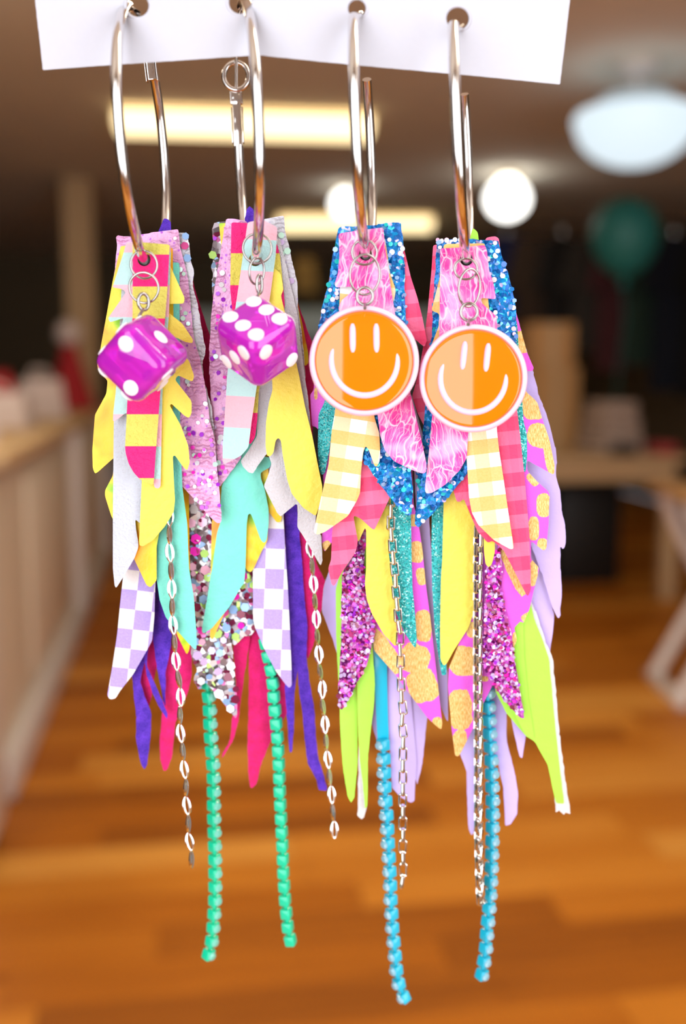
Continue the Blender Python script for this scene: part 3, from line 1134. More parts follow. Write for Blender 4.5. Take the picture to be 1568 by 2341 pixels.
def stick(E, p, t, d, twist=0.0):
    """matrix at pixel p: local z against the chain's run (up), y away from the lens, twisted about the run"""
    z = Vector((-t.x, 0, t.y))
    y = Vector((0, 1, 0))
    x = y.cross(z).normalized()
    R = Matrix((x, y, z)).transposed().to_4x4()
    return Matrix.Translation(P(p.x, p.y, d + bend(p.y)) - E.base) @ R @ Matrix.Rotation(twist, 4, 'Z')


PXM = 0.000086                                  # metres per pixel at the earrings


def oval_link():
    pts = []
    n = 28
    for i in range(n):
        a = 2 * pi * i / n
        pts.append((7.0 * PXM * cos(a) * (0.7 + 0.3 * abs(cos(a))), 0, 22.5 * PXM * sin(a)))
    rr = [PXM * (2.2 + 2.4 * abs(cos(2 * pi * i / n)) ** 2) for i in range(n)]
    mb = MB()
    mb.tube(pts, rr, 8, closed=True, up=(0, 1, 0), flat=1.0)
    return mb.mesh('chain_link', mm('bright_steel'))


def box_link(wire=2.6, w=8.0, h=15.5):
    w, h = w * PXM, h * PXM
    pts = []
    for sx, sz, a0 in ((1, 1, 0), (-1, 1, 90), (-1, -1, 180), (1, -1, 270)):
        for k in range(4):
            a = radians(a0 + 30 * k)
            pts.append((sx * (w - 3 * PXM) + 3 * PXM * cos(a), 0, sz * (h - 3 * PXM) + 3 * PXM * sin(a)))
    return MB().tube(pts, wire * PXM, 8, closed=True, up=(0, 1, 0), flat=1.7).mesh('chain_link', mm('bright_steel'))


def chain(E, path, L, pitch, mesh, label, tw0=0.0, alt=pi / 2):
    pr = link('chain', None, E.o)
    pr.empty_display_size = 0.002
    pr['label'] = label
    pts = resample(path, pitch)
    for i, (p, t) in enumerate(pts):
        link('chain_link', mesh, pr, stick(E, p, t, dep(L), tw0 + (alt if i % 2 else 0.0)))
    return pr


def cup_chain(E, path, L, pitch, colour, label, twist):
    cup = MB().box((0, 0, 0), (27 * PXM, 26 * PXM, 29 * PXM)).mesh('cup_setting', mm('cup_' + colour), True, 4.5 * PXM, 3)
    cr = MB()
    prof = [(12.5 * PXM, 0), (12.0 * PXM, 3 * PXM), (8 * PXM, 7.5 * PXM), (0.0, 8.5 * PXM)]
    cr.lathe(prof, 8, Matrix.Translation((0, -12 * PXM, 0)) @ Matrix.Rotation(pi / 2, 4, 'X') @ Matrix.Rotation(pi / 8, 4, 'Z'))
    crm = cr.mesh('crystal', mm('cry_' + colour), True, angle=15)
    pr = link('cup_chain', MB().tube([stick(E, p, t, dep(L)).translation for p, t in resample(path, pitch * 0.5)], 5.0 * PXM, 8).mesh('cup_chain', mm('cup_' + colour)), E.o)
    pr['label'] = label
    for p, t in resample(path, pitch):
        M = stick(E, p, t, dep(L), twist)
        link('cup_setting', cup, pr, M)
        link('crystal', crm, pr, M)
    return pr


def die(E, cpx, cpy, d, e1, e2, e3, faces):
    """e1..e3: edge directions as (right, down, away); faces: pips on (+1,-1,+2,-2,+3,-3)"""
    a = 0.0113
    A = [Vector((e[0], e[2], -e[1])).normalized() for e in (e1, e2, e3)]
    z = A[2]
    x = (A[0] - z * A[0].dot(z)).normalized()
    y = z.cross(x)
    if y.dot(A[1]) < 0:
        y = -y
    R = Matrix((x, y, z)).transposed().to_4x4()
    M = Matrix.Translation(P(cpx, cpy, d) - E.base) @ R
    body = E.part('die', MB().box((0, 0, 0), (a, a, a)).mesh('die', mm('die'), True, 0.0023, 6, 60), None, M, 'clear magenta die with white pips')
    pr = 0.00142
    pm_ = MB().lathe([(0.0, -0.0004), (pr, -0.0004), (pr, 0.00006), (pr * 0.8, 0.00016), (0.0, 0.00022)], 24).mesh('pip', mm('pip'))
    g = 0.00280
    k = 0.0034
    lay = {1: [(0, 0)], 2: [(-g, -g), (g, g)], 3: [(-g, -g), (0, 0), (g, g)], 4: [(-g, -g), (g, g), (-g, g), (g, -g)],
           5: [(-g, -g), (g, g), (-g, g), (g, -g), (0, 0)], 6: [(-g, -k), (-g, 0), (-g, k), (g, -k), (g, 0), (g, k)]}
    fr = [(Vector((1, 0, 0)), Vector((0, 1, 0)), Vector((0, 0, 1))), (Vector((-1, 0, 0)), Vector((0, 1, 0)), Vector((0, 0, 1))),
          (Vector((0, 1, 0)), Vector((1, 0, 0)), Vector((0, 0, 1))), (Vector((0, -1, 0)), Vector((1, 0, 0)), Vector((0, 0, 1))),
          (Vector((0, 0, 1)), Vector((1, 0, 0)), Vector((0, 1, 0))), (Vector((0, 0, -1)), Vector((1, 0, 0)), Vector((0, 1, 0)))]
    for (nrm, u, v), (num, flip) in zip(fr, faces):
        if (u.cross(v)).dot(nrm) < 0:
            uu, vv = v, u
        else:
            uu, vv = u, v
        Rm = Matrix((uu, vv, nrm)).transposed().to_4x4()
        for (i, j) in lay[num]:
            if flip:
                i, j = -j, i
            link('pip', pm_, body, Matrix.Translation(nrm * (a / 2) + u * i + v * j) @ Rm)
    return body


def smiley(E, cpx, cpy, d, r, rot, rx, rz):
    M = Matrix.Translation(P(cpx, cpy, d) - E.base) @ Matrix.Rotation(rz, 4, 'Z') @ Matrix.Rotation(rx, 4, 'X') @ Matrix.Rotation(rot, 4, 'Y')
    T = Matrix.Rotation(pi / 2, 4, 'X')                         # lathe axis z -> -y, towards the lens
    pr = [(0.0, -0.0013), (r * 0.93, -0.0013), (r * 0.985, -0.0010), (r, -0.0004), (r, 0.0009), (r * 0.985, 0.0013), (r * 0.955, 0.0015),
          (r * 0.915, 0.0014), (r * 0.895, 0.0008), (r * 0.88, 0.0003), (0.0, 0.0003)]
    base = E.part('smiley_charm', MB().lathe(pr, 72, T).mesh('smiley_charm', mm('pinkrim'), True, angle=50), None, M, 'orange enamel smiley face disc with pale pink rim')
    en = [(r * 0.90, 0.0004), (r * 0.893, 0.0009)] + [(r * 0.88 * (1 - i / 12), 0.00100 + 0.00085 * (1 - (1 - i / 12) ** 2)) for i in range(13)]
    en[-1] = (0.0, en[-1][1])
    link('enamel', MB().lathe(en, 72, T).mesh('enamel', mm('orange'), True, angle=60), base)
    yy = -0.00118
    for ex in (-0.215, 0.215):
        pts = [(ex * r, -0.0013 - 0.0003 * (1 - ((0.14 + 0.052 * i) / 0.66) ** 2), r * (0.14 + 0.52 * i / 10)) for i in range(11)]
        rr_ = [0.00062 * sqrt(max(0.05, 1 - (abs(i - 5) / 5.3) ** 4)) for i in range(11)]
        link('eye', MB().tube(pts, rr_, 12).mesh('eye', mm('pinkrim')), base)
    pts = []
    for i in range(33):
        a = radians(160 + 212 * i / 32)
        pts.append((r * 0.60 * cos(a), yy, r * 0.63 * sin(a)))
    rr_ = [0.00062 * sqrt(max(0.05, 1 - (abs(i - 16) / 16.4) ** 8)) for i in range(33)]
    link('mouth', MB().tube(pts, rr_, 12).mesh('mouth', mm('pinkrim')), base)
    return base


def rings(E, r1, r2, eye, d):
    w = 0.00023
    (x, y, a, b, rz), m = r1, mm('ring_steel')
    E.part('jump_ring', ring_mesh('jump_ring', a * PXM, b * PXM, w, m, 36), None, at(E, x, y, d - 0.0004, 0.0, 0.0, rz))
    (x, y, a, b, rz) = r2
    E.part('jump_ring', ring_mesh('jump_ring', a * PXM, b * PXM, w, m, 36), None, at(E, x, y, d - 0.0014, 0.12, 0.0, rz))
    x, y, a, b, rz, px2, py2 = eye
    o = E.part('eye_pin', ring_mesh('eye_pin', a * PXM, b * PXM, w * 1.35, m, 28), None, at(E, x, y, d - 0.0030, 0, 0, rz))
    E.part('pin_stem', MB().tube([P(x, y + b, d - 0.0030) - E.base, P(px2, py2, d - 0.0055) - E.base], w * 1.3, 10).mesh('pin_stem', m))


# ---------------------------------------------------------------- white card
cbase = P(690, 130, 0.186)
card = link('display_card', None)
card.empty_display_size = 0.01
card.matrix_world = EW @ Matrix.Translation(cbase)
tag(card, 'white card with punched holes that the four hoops hang from', 'card')


def card_d(px, py):
    return 0.1845 + 0.005 * (abs(px - 600) / 600.0) ** 1.3


cp = [(44, -330), (80, 0), (98, 160), (250, 149), (420, 138), (590, 126), (720, 140), (900, 157), (1100, 175), (1280, 193), (1303, 0), (1345, -330)]
HOLES = [(315, 14, 28), (549, 6, 29), (816, 20, 23), (1046, 43, 28.5)]
link('card_sheet', sheet('card_sheet', cp, card_d, cbase, [mm('card'), mm('card')], 0.0005, HOLES, 0.35, 3, 2.0, 40), card)
for hx, hy, hr in HOLES:                         # punched rims curl a little towards the lens
    n = 24
    pts = [P(hx + (hr + 0.4) * cos(2 * pi * i / n), hy + (hr + 0.4) * sin(2 * pi * i / n), card_d(hx, hy)) - cbase for i in range(n)]
    link('hole_rim', MB().tube(pts, 0.00028, 6, closed=True).mesh('hole_rim', mm('card')), card)

# ================================================================ earring 1
E1 = Earring(1, 'leftmost hoop earring, magenta die showing two pips over a tassel of leather feathers')
hoop(E1, 62, -244)
E = E1
x, y = pix(hoop_pt(1, 62))
cl = E.part('lever_clasp', MB().box((0, 0, 0), (20 * PXM, 12 * PXM, 66 * PXM)).mesh('lever_clasp', mm('steel'), True, 0.0002), None, at(E, 345, 150, hoop_pt(1, 62).y - 0.0002, 0, -0.10))
for sx in (-1, 1):
    link('side_plate', MB().box((sx * 13 * PXM, 0, -3 * PXM), (3 * PXM, 16 * PXM, 66 * PXM)).mesh('side_plate', mm('steel'), True, 0.0001), cl)
E.part('ear_post', MB().tube([hoop_pt(1, 116) - E.base, P(316, 30, 0.19) - E.base, P(330, 60, 0.205) - E.base, P(340, 110, 0.2115) - E.base], 0.00045, 10).mesh('ear_post', mm('steel')))

E.feather('hot pink and yellow striped leather feather', 'stripe1', 0, [(303, 552), (388, 559), (384, 640), (377, 735), (366, 904), (358, 1010), (351, 1108), (340, 1106), (320, 1096),
          (306, 1081), (294, 1060), (287, 1035), (286, 1020), (291, 919), (297, 820), (303, 720), (303, 640)])
E.feather('pastel pink and mint striped leather feather', 'pastel1', 1, [(289, 553), (391, 560), (386, 720), (371, 902), (367, 1112), (362, 1117), (353, 1115), (345, 1060), (310, 950),
          (287, 944), (272, 956), (258, 965), (259, 942), (264, 900), (270, 830), (268, 770), (283, 727), (251, 737), (247, 727), (280, 680), (288, 668), (280, 661), (257, 657), (260, 648), (272, 610), (283, 576)])
E.feather('yellow leather feather with barbs', 'yellow', 2, [(274, 563), (330, 556), (384, 590), (387, 603), (422, 681), (420, 694), (379, 695), (377, 708), (417, 740), (441, 776), (440, 785), (424, 782), (400, 770),
          (404, 800), (432, 824), (444, 860), (440, 873), (407, 858), (400, 868), (438, 917), (438, 944), (432, 956), (421, 950), (392, 923), (388, 927), (413, 972), (430, 1018), (434, 1056),
          (428, 1076), (419, 1068), (400, 1041), (395, 1043), (397, 1091), (400, 1144), (397, 1171), (377, 1203), (350, 1235), (327, 1249), (319, 1247), (318, 1235), (324, 1098), (318, 900), (300, 700), (278, 600)])
E.feather('silver white pebbled leather feather', 'silver', 3, [(282, 560), (350, 560), (352, 900), (342, 1100), (332, 1190), (322, 1198), (309, 1187), (311, 1210), (316, 1240), (316, 1252), (308, 1275), (283, 1317),
          (266, 1344), (262, 1340), (258, 1300), (258, 1170), (259, 1070), (260, 965), (268, 850), (276, 700)])
E.feather('yellow and orange rainbow leather feather', 'rainbow', 4, [(275, 566), (395, 566), (398, 900), (375, 1160), (358, 1250), (358, 1327), (344, 1343), (335, 1338), (308, 1281), (285, 1230), (255, 1182), (240, 1134),
          (240, 1121), (258, 1087), (262, 1045), (224, 1079), (217, 1083), (212, 1070), (211, 1028), (217, 948), (243, 900), (246, 870), (226, 850), (222, 835), (228, 805), (243, 723), (258, 640)])
chain(E, [(387, 1180), (388, 1260), (391, 1296), (393, 1350), (394, 1403), (397, 1443), (400, 1487), (404, 1527), (411, 1565), (413, 1597), (411, 1628), (412, 1670), (417, 1710), (420, 1747), (425, 1790), (425, 1825),
          (430, 1868), (431, 1910), (437, 1943), (438, 1988), (441, 2000)], 3.4, 41.5, oval_link(), 'silver chain of oval links', 0.15, 1.2)
E.feather('mint green leather feather', 'mint', 5, [(376, 600), (410, 600), (412, 1000), (417, 1115), (428, 1197), (432, 1300), (443, 1365), (449, 1449), (449, 1483), (445, 1485), (428, 1468), (379, 1412), (365, 1372), (358, 1323), (359, 1260),
          (360, 1225), (366, 1000)])
E.feather('pink lavender lace feather with sequins', 'lace_pink', 6, [(265, 538), (300, 541), (345, 532), (408, 524), (411, 561), (430, 639), (443, 776), (457, 818), (470, 890), (481, 965), (491, 1007), (499, 1102), (506, 1176), (505, 1195),
          (497, 1197), (480, 1182), (443, 1140), (400, 1094), (382, 1000), (340, 900), (290, 800), (251, 700), (255, 662), (262, 618), (268, 565)], 'edge_white', 0.8)
E.sequins(26, (4.0, 6.0), ['sq_mint', 'sq_white', 'sq_mint', 'sq_white'], (400, 860, 506, 1190), 3, 10)
E.sequins(26, (4.5, 6.0), ['sq_purple', 'sq_purple', 'sq_hot'], (405, 980, 506, 1170), 5, 6)
E.sequins(0, (4.0, 6.0), ['sq_mint', 'sq_white'], None, 6, 10, [(400, 545), (412, 616), (404, 628), (420, 626), (268, 675), (412, 705), (424, 716), (418, 728), (430, 740), (428, 872), (462, 951), (473, 963)])
E.feather('silver lace leather feather', 'lace_silver', 7, [(385, 534), (428, 531), (432, 557), (436, 597), (443, 620), (440, 649), (453, 702), (470, 797), (468, 815), (462, 830), (466, 870), (482, 923), (490, 985), (496, 1060),
          (485, 1090), (440, 1050), (405, 900), (385, 700)], 'edge_white', 1.0)
E.sequins(0, (7.0, 10.0), ['sq_wine', 'sq_rose'], None, 8, 6, [(422, 562)])
E.sequins(0, (8.0, 10.0), ['sq_blue'], None, 9, 6, [(424, 540), (428, 590)])
E.feather('lilac and white checked leather feather', 'check1', 8, [(300, 700), (352, 700), (357, 1100), (355, 1334), (353, 1407), (348, 1464), (333, 1492), (304, 1542), (274, 1580), (264, 1597), (251, 1599), (245, 1590), (257, 1523), (268, 1449), (274, 1386),
          (281, 1321), (292, 1270), (298, 1000)])
E.feather('orange yellow rainbow leather feather behind the mint one', 'rainbow', 9, [(385, 600), (415, 600), (424, 1000), (432, 1130), (433, 1250), (437, 1420), (433, 1485), (427, 1497), (405, 1452), (368, 1330), (366, 1000)])
E.feather('clear feather packed with chunky glitter', 'chunky', 10.3, [(405, 650), (425, 650), (432, 1130), (470, 1160), (485, 1200), (500, 1300), (520, 1440), (533, 1492), (535, 1532), (543, 1618), (541, 1641), (537, 1641), (493, 1584), (463, 1553), (461, 1575), (452, 1577),
          (442, 1550), (451, 1530), (436, 1498), (434, 1430), (425, 1300), (410, 1000)], 'edge_white', 1.2)
E.sequins(52, (7, 13), ['sq_wine', 'sq_wine', 'sq_rose', 'sq_pink', 'sq_white', 'sq_blue', 'sq_white', 'sq_lav'], (434, 1130, 540, 1640), 2, 6)
E.sequins(8, (9, 13), ['sq_hot', 'sq_lime', 'sq_wine'], (440, 1230, 540, 1500), 7, 6)
E.sequins(46, (3, 5), ['sq_white', 'sq_mint', 'sq_wine', 'sq_blue'], (434, 1130, 540, 1640), 4, 8)
E.feather('purple suede fringe feather', 'purple', 11, [(362, 527), (376, 498), (389, 504), (400, 600), (402, 1300), (392, 1456), (390, 1483), (379, 1536), (378, 1616), (374, 1607), (358, 1523), (350, 1460), (346, 1400), (345, 1000), (352, 600)], 'purple', 0.8, 'fringe')
E.feather('purple suede fringe strand', 'purple', 10.4, [(345, 1300), (360, 1300), (340, 1480), (320, 1556), (330, 1590), (346, 1630), (345, 1670), (337, 1744), (330, 1760), (322, 1748), (311, 1690), (312, 1640), (305, 1580), (301, 1538), (318, 1480)], 'purple', 0.8, 'fringe')
E.feather('thin purple suede fringe strand', 'purple', 9.8, [(340, 1350), (352, 1350), (338, 1490), (336, 1523), (358, 1571), (384, 1633), (382, 1645), (365, 1618), (350, 1588), (335, 1544), (328, 1500)], 'purple', 0.6, 'fringe')
E.feather('hot pink suede fringe strand', 'hotpink', 11.9, [(350, 1250), (375, 1250), (368, 1450), (358, 1527), (352, 1555), (346, 1597), (338, 1626), (329, 1609), (320, 1570), (318, 1555), (325, 1525), (333, 1494), (346, 1440)], 'hotpink', 0.6, 'fringe')
E.feather('hot pink suede feather', 'hotpink', 12.6, [(388, 560), (425, 560), (445, 660), (487, 790), (483, 900), (470, 1300), (438, 1500), (439, 1544), (432, 1576), (417, 1614), (400, 1655), (394, 1728), (381, 1762), (374, 1763), (366, 1734), (365, 1690),
          (371, 1630), (378, 1560), (372, 1480), (364, 1300), (372, 800)], 'hotpink', 0.6)
cup_chain(E, [(472, 1500), (474, 1565), (478, 1599), (480, 1662), (482, 1695), (485, 1728), (487, 1759), (488, 1793), (488, 1858), (490, 1921), (491, 1985), (491, 2043), (490, 2073), (488, 2100), (486, 2131), (482, 2160), (474, 2190), (470, 2196)], 12.4,
          31.0, 'green', 'sea green cup chain with crystals', 0.95)
rings(E, (329, 605, 28, 29, 0.15), (329, 658, 32, 32, -0.1), (328, 690, 13, 17, 0.75, 318, 722), 0.1905)
die(E, 326, 818, 0.1838, (95, -92, -55), (85, 98, 12), (38, -38, 130), [(1, False), (6, False), (3, True), (4, False), (5, False), (2, True)])

# ================================================================ earring 2
E2 = Earring(2, 'second hoop earring from the left, magenta die showing six pips over leather feathers')
E = E2
hoop(E, 14, -262)
ly = hoop_pt(2, 14).y
cl = E.part('lever_clasp', MB().box((0, 0, 0), (20 * PXM, 12 * PXM, 108 * PXM)).mesh('lever_clasp', mm('steel'), True, 0.0002), None, at(E, 543, 283, ly - 0.0002, 0, -0.03))
for sx in (-1, 1):
    link('side_plate', MB().box((sx * 13 * PXM, 0, -4 * PXM), (3 * PXM, 12 * PXM, 84 * PXM)).mesh('side_plate', mm('steel'), True, 0.0001), cl)
link('clasp_cap', MB().box((0, 0, 62 * PXM), (30 * PXM, 18 * PXM, 34 * PXM)).mesh('clasp_cap', mm('steel'), True, 0.0003), cl)
E.part('clasp_loop', ring_mesh('clasp_loop', 30 * PXM, 32 * PXM, 0.00055, mm('steel')), None, at(E, 540, 174, ly - 0.001))
E.part('ear_post', MB().tube([hoop_pt(2, 98) - E.base, P(540, 60, 0.212) - E.base, P(540, 130, ly - 0.0015) - E.base, P(540, 205, ly - 0.0012) - E.base], 0.00035, 10).mesh('ear_post', mm('steel')))

E.feather('pastel pink and mint striped leather feather', 'pastel2', 3, [(566, 508), (600, 502), (634, 520), (630, 586), (619, 666), (605, 760), (585, 896), (575, 965), (568, 1022), (552, 1041), (524, 1056), (513, 1061), (509, 1056), (509, 1018), (516, 913),
          (519, 860), (530, 760), (545, 656), (555, 586)])
E.feather('yellow leather feather with long point', 'yellow', 4, [(592, 545), (622, 545), (624, 610), (642, 626), (648, 662), (642, 676), (655, 730), (684, 860), (697, 929), (714, 997), (728, 1070), (737, 1113), (735, 1140), (722, 1180), (693, 1161), (667, 1129), (657, 1098),
          (646, 1039), (642, 1007), (636, 1001), (630, 1007), (625, 1035), (617, 1044), (610, 1041), (607, 1018), (608, 965), (615, 919), (623, 892), (618, 760), (600, 640)])
E.feather('hot pink and yellow striped leather feather', 'stripe2', 5, [(529, 508), (566, 510), (600, 520), (634, 560), (640, 585), (646, 640), (651, 696), (645, 760), (604, 860), (592, 890), (588, 960), (583, 1000), (572, 1017), (560, 1005), (545, 860), (530, 700), (526, 660)])
E.feather('crinkled silver leather feather', 'crinkle', 6, [(585, 545), (640, 545), (680, 720), (697, 866), (703, 900), (712, 990), (722, 1178), (720, 1207), (735, 1224), (737, 1281), (733, 1294), (711, 1256), (680, 1205), (680, 1155), (676, 1152), (642, 1181), (636, 1176), (603, 1113),
          (621, 1062), (612, 1035), (607, 1041), (587, 1068), (578, 1082), (570, 1081), (554, 1066), (550, 1054), (570, 1026), (587, 997), (589, 929), (580, 700)], 'edge_white', 0.6)
E.feather('silver lace leather feather with sequins', 'lace_silver', 7, [(600, 502), (648, 492), (651, 523), (661, 565), (668, 600), (674, 624), (680, 650), (681, 706), (690, 760), (699, 866), (660, 860), (630, 700), (610, 600)], 'edge_white', 0.8)
E.sequins(0, (6.5, 8.5), ['sq_mint', 'sq_mint', 'sq_white'], None, 3, 10, [(643, 538), (657, 574), (643, 580), (645, 592)])
E.sequins(0, (6.0, 8.0), ['sq_lav', 'sq_blue'], None, 4, 6, [(643, 554), (666, 642)])
E.feather('pink lavender lace feather with sequins', 'lace_pink', 8, [(519, 498), (565, 505), (560, 900), (552, 1047), (509, 1103), (501, 1114), (497, 1049), (486, 978), (479, 860), (478, 800), (483, 723), (488, 670), (500, 600), (512, 521)], 'edge_white', 1.0)
E.sequins(0, (5.0, 7.0), ['sq_mint', 'sq_mint', 'sq_white'], None, 5, 10, [(508, 624), (506, 651), (512, 662), (505, 1000), (502, 1010), (499, 1058), (508, 818), (493, 815)])
E.sequins(30, (4.0, 6.0), ['sq_purple', 'sq_hot', 'sq_lav'], (485, 640, 530, 1090), 6, 6)
E.feather('mint green leather feather with split tip', 'mint', 9, [(548, 700), (580, 700), (590, 1000), (600, 1043), (622, 1047), (618, 1068), (596, 1080), (596, 1092), (606, 1123), (614, 1165), (614, 1197), (610, 1233), (604, 1242), (596, 1235), (579, 1188), (573, 1174), (567, 1176), (564, 1197),
          (561, 1300), (558, 1334), (552, 1340), (524, 1388), (484, 1437), (466, 1448), (462, 1445), (462, 1435), (474, 1365), (482, 1313), (485, 1300), (496, 1218), (503, 1197), (504, 1155), (507, 1110), (522, 1083), (545, 1055), (552, 1000)])
E.feather('yellow green rainbow leather strip', 'rainbow', 9.65, [(525, 800), (548, 900), (545, 1300), (512, 1405), (494, 1444), (486, 1463), (480, 1457), (481, 1330), (484, 1195), (505, 1100)])
E.feather('orange yellow rainbow leather feather', 'rainbow', 10.4, [(500, 510), (560, 510), (615, 880), (621, 900), (612, 1040), (615, 1110), (645, 1183), (641, 1194), (632, 1194), (613, 1168), (612, 1235), (598, 1260), (580, 1300), (573, 1308), (566, 1306), (561, 1298), (556, 1250), (556, 1150), (548, 1000), (522, 700)])
E.feather('lilac and white checked leather feather', 'check2', 11.1, [(590, 750), (640, 750), (645, 1100), (648, 1186), (650, 1218), (655, 1300), (659, 1365), (663, 1449), (666, 1523), (667, 1567), (661, 1573), (653, 1565), (629, 1532), (604, 1483), (583, 1435), (579, 1416), (578, 1313), (585, 1200), (592, 1000)])
E.feather('clear feather packed with chunky glitter', 'chunky', 11.8, [(490, 508), (519, 506), (530, 700), (565, 1200), (588, 1260), (582, 1445), (571, 1455), (558, 1453), (537, 1477), (512, 1462), (490, 1420), (510, 1300), (500, 900), (484, 640), (488, 628), (481, 611), (488, 596), (481, 580), (487, 552), (484, 525)], 'edge_white', 1.0)
E.sequins(18, (7, 12), ['sq_wine', 'sq_rose', 'sq_hot', 'sq_lav', 'sq_lime', 'sq_blue'], (500, 1310, 588, 1470), 2, 6)
E.sequins(0, (8, 11), ['sq_lime'], None, 3, 6, [(486, 583)])
E.sequins(0, (5, 6), ['sq_purple'], None, 4, 6, [(491, 545)])
E.feather('yellow green rainbow leather tip', 'rainbow', 12.4, [(655, 600), (668, 600), (683, 708), (691, 740), (704, 805), (705, 830), (698, 837), (690, 830), (672, 760)])
E.feather('purple suede fringe feather', 'purple', 12.9, [(560, 498), (564, 479), (570, 470), (581, 481), (582, 600), (640, 900), (678, 1150), (690, 1281), (693, 1323), (697, 1378), (703, 1428), (701, 1502), (707, 1555), (718, 1618), (722, 1682), (727, 1731), (739, 1770), (748, 1803),
          (745, 1808), (729, 1807), (724, 1783), (703, 1744), (696, 1689), (693, 1645), (682, 1565), (680, 1532), (674, 1576), (672, 1639), (672, 1666), (667, 1720), (662, 1721), (659, 1682), (655, 1630), (651, 1576), (655, 1500), (655, 1350), (650, 1182), (620, 900), (560, 600)], 'purple', 0.8, 'fringe')
E.feather('hot pink suede feather with split ends', 'hotpink', 13.8, [(545, 520), (640, 520), (680, 690), (716, 790), (722, 890), (715, 980), (704, 1200), (722, 1285), (743, 1327), (745, 1365), (731, 1403), (722, 1440), (718, 1470), (703, 1508), (690, 1450), (666, 1500), (655, 1635), (618, 1695), (597, 1747),
          (586, 1793), (573, 1804), (568, 1770), (566, 1700), (569, 1555), (568, 1470), (577, 1439), (570, 1200), (545, 800)], 'hotpink', 0.7)
E.feather('hot pink suede fringe strand', 'hotpink', 13.1, [(545, 1300), (572, 1300), (572, 1456), (568, 1481), (554, 1576), (545, 1649), (533, 1692), (522, 1712), (508, 1734), (507, 1724), (521, 1702), (526, 1690), (531, 1639), (541, 1622), (539, 1555), (533, 1487), (540, 1400)], 'hotpink', 0.8, 'fringe')
chain(E, [(709, 1255), (713, 1287), (716, 1327), (719, 1367), (723, 1412), (725, 1454), (729, 1496), (731, 1531), (737, 1576), (738, 1616), (743, 1656), (745, 1697), (750, 1741), (753, 1778), (758, 1814), (760, 1850), (764, 1890), (765, 1931)], 8.6, 40.3, oval_link(),
      'silver chain of oval links', 0.1, 1.2)
cup_chain(E, [(607, 1470), (613, 1500), (620, 1531), (624, 1562), (626, 1594), (629, 1628), (632, 1660), (635, 1694), (638, 1759), (640, 1822), (643, 1882), (646, 1942), (648, 2003), (652, 2063), (655, 2094), (658, 2123), (665, 2156)], 12.4, 31.0, 'green',
          'sea green cup chain with crystals turned away', pi - 0.3)
rings(E, (588, 568, 31, 31, 0.05), (587, 620, 21, 28, 0.8), (593, 650, 8, 19, 0.9, 588, 678), 0.1925)
die(E, 590, 781, 0.1852, (91, -69, 61), (93, 55, -74), (5, 95, 90), [(4, False), (3, True), (2, False), (5, False), (1, False), (6, False)])

# ================================================================ earring 3
MAT['foil3'] = foil('magenta_gold_foil_leather', [(952, 1262, 18, 24, 5), (964, 1318, 12, 20, -10), (968, 1431, 19, 36, -3), (880, 1488, 20, 60, -35), (948, 1506, 34, 34, 20), (966, 1568, 34, 38, -20), (1002, 1655, 12, 16, -20),
                    (930, 1000, 16, 50, 0), (945, 1190, 10, 14, 0)])
MAT['foil3l'] = foil('magenta_gold_foil_leather_b', [(737, 716, 5, 12, 20), (722, 900, 4, 14, 0), (748, 1248, 10, 12, -30)])
MAT['foil4r'] = foil('magenta_gold_foil_leather_c', [(1195, 782, 16, 26, -10), (1220, 925, 26, 34, 0), (1234, 995, 28, 28, 10), (1258, 1050, 12, 44, -12), (1218, 1096, 10, 16, -40), (1242, 1155, 16, 27, 0), (1220, 1208, 12, 27, 0), (1240, 1245, 12, 14, 0),
                     (1172, 1300, 15, 66, -24), (1219, 1310, 10, 30, 5), (1205, 1410, 14, 9, -30), (1178, 1465, 7, 20, 0), (1188, 690, 6, 20, 0)])
MAT['foil4l'] = foil('magenta_gold_foil_leather_d', [(1062, 1512, 36, 34, 10), (1080, 1440, 14, 18, 0), (1052, 1622, 27, 46, -5), (1050, 1705, 18, 36, 5), (1108, 1552, 8, 6, 0)])
E3 = Earring(3, 'third hoop earring from the left, round smiley charm and peach gingham feather at its left')
E = E3
hoop(E, 45, -221)
E.part('ear_post', MB().tube([hoop_pt(3, 141) - E.base, P(822, 34, 0.1845) - E.base, P(826, 30, 0.197) - E.base], 0.0005, 10).mesh('ear_post', mm('steel')))
E.feather('pink hibiscus petal print leather feather', 'hib3', 0, [(774, 534), (820, 527), (876, 520), (880, 564), (895, 669), (910, 760), (938, 898), (945, 929), (957, 980), (966, 1018), (975, 1062), (974, 1079), (967, 1083), (943, 1075), (900, 1054), (879, 1028), (869, 995),
          (864, 955), (850, 850), (800, 760), (773, 706), (781, 686), (806, 666), (804, 655), (768, 657), (765, 650), (773, 623), (776, 585)])
E.feather('peach and white gingham leather feather', 'ging3', 1, [(780, 540), (880, 545), (892, 627), (904, 660), (903, 676), (890, 720), (850, 850), (856, 955), (867, 991), (869, 1035), (867, 1056), (861, 1067), (856, 1065), (852, 1054), (842, 1026), (835, 1020), (830, 1035), (825, 1081), (823, 1127),
          (816, 1144), (795, 1180), (743, 1216), (725, 1223), (717, 1216), (724, 1182), (738, 1119), (751, 1062), (759, 978), (766, 940), (770, 850), (776, 690)])
E.feather('blue chunky glitter feather', 'blue', 2, [(775, 518), (840, 516), (916, 507), (920, 543), (924, 606), (926, 669), (930, 760), (935, 900), (940, 1075), (943, 1113), (941, 1174), (932, 1180), (917, 1169), (886, 1132), (829, 1049), (800, 900), (760, 860), (722, 800), (728, 743), (735, 712), (741, 680), (749, 659),
          (756, 617), (762, 575), (770, 545)], 'edge_white', 1.3)
BL = ['sq_sky', 'sq_blue', 'sq_sky', 'sq_teal']
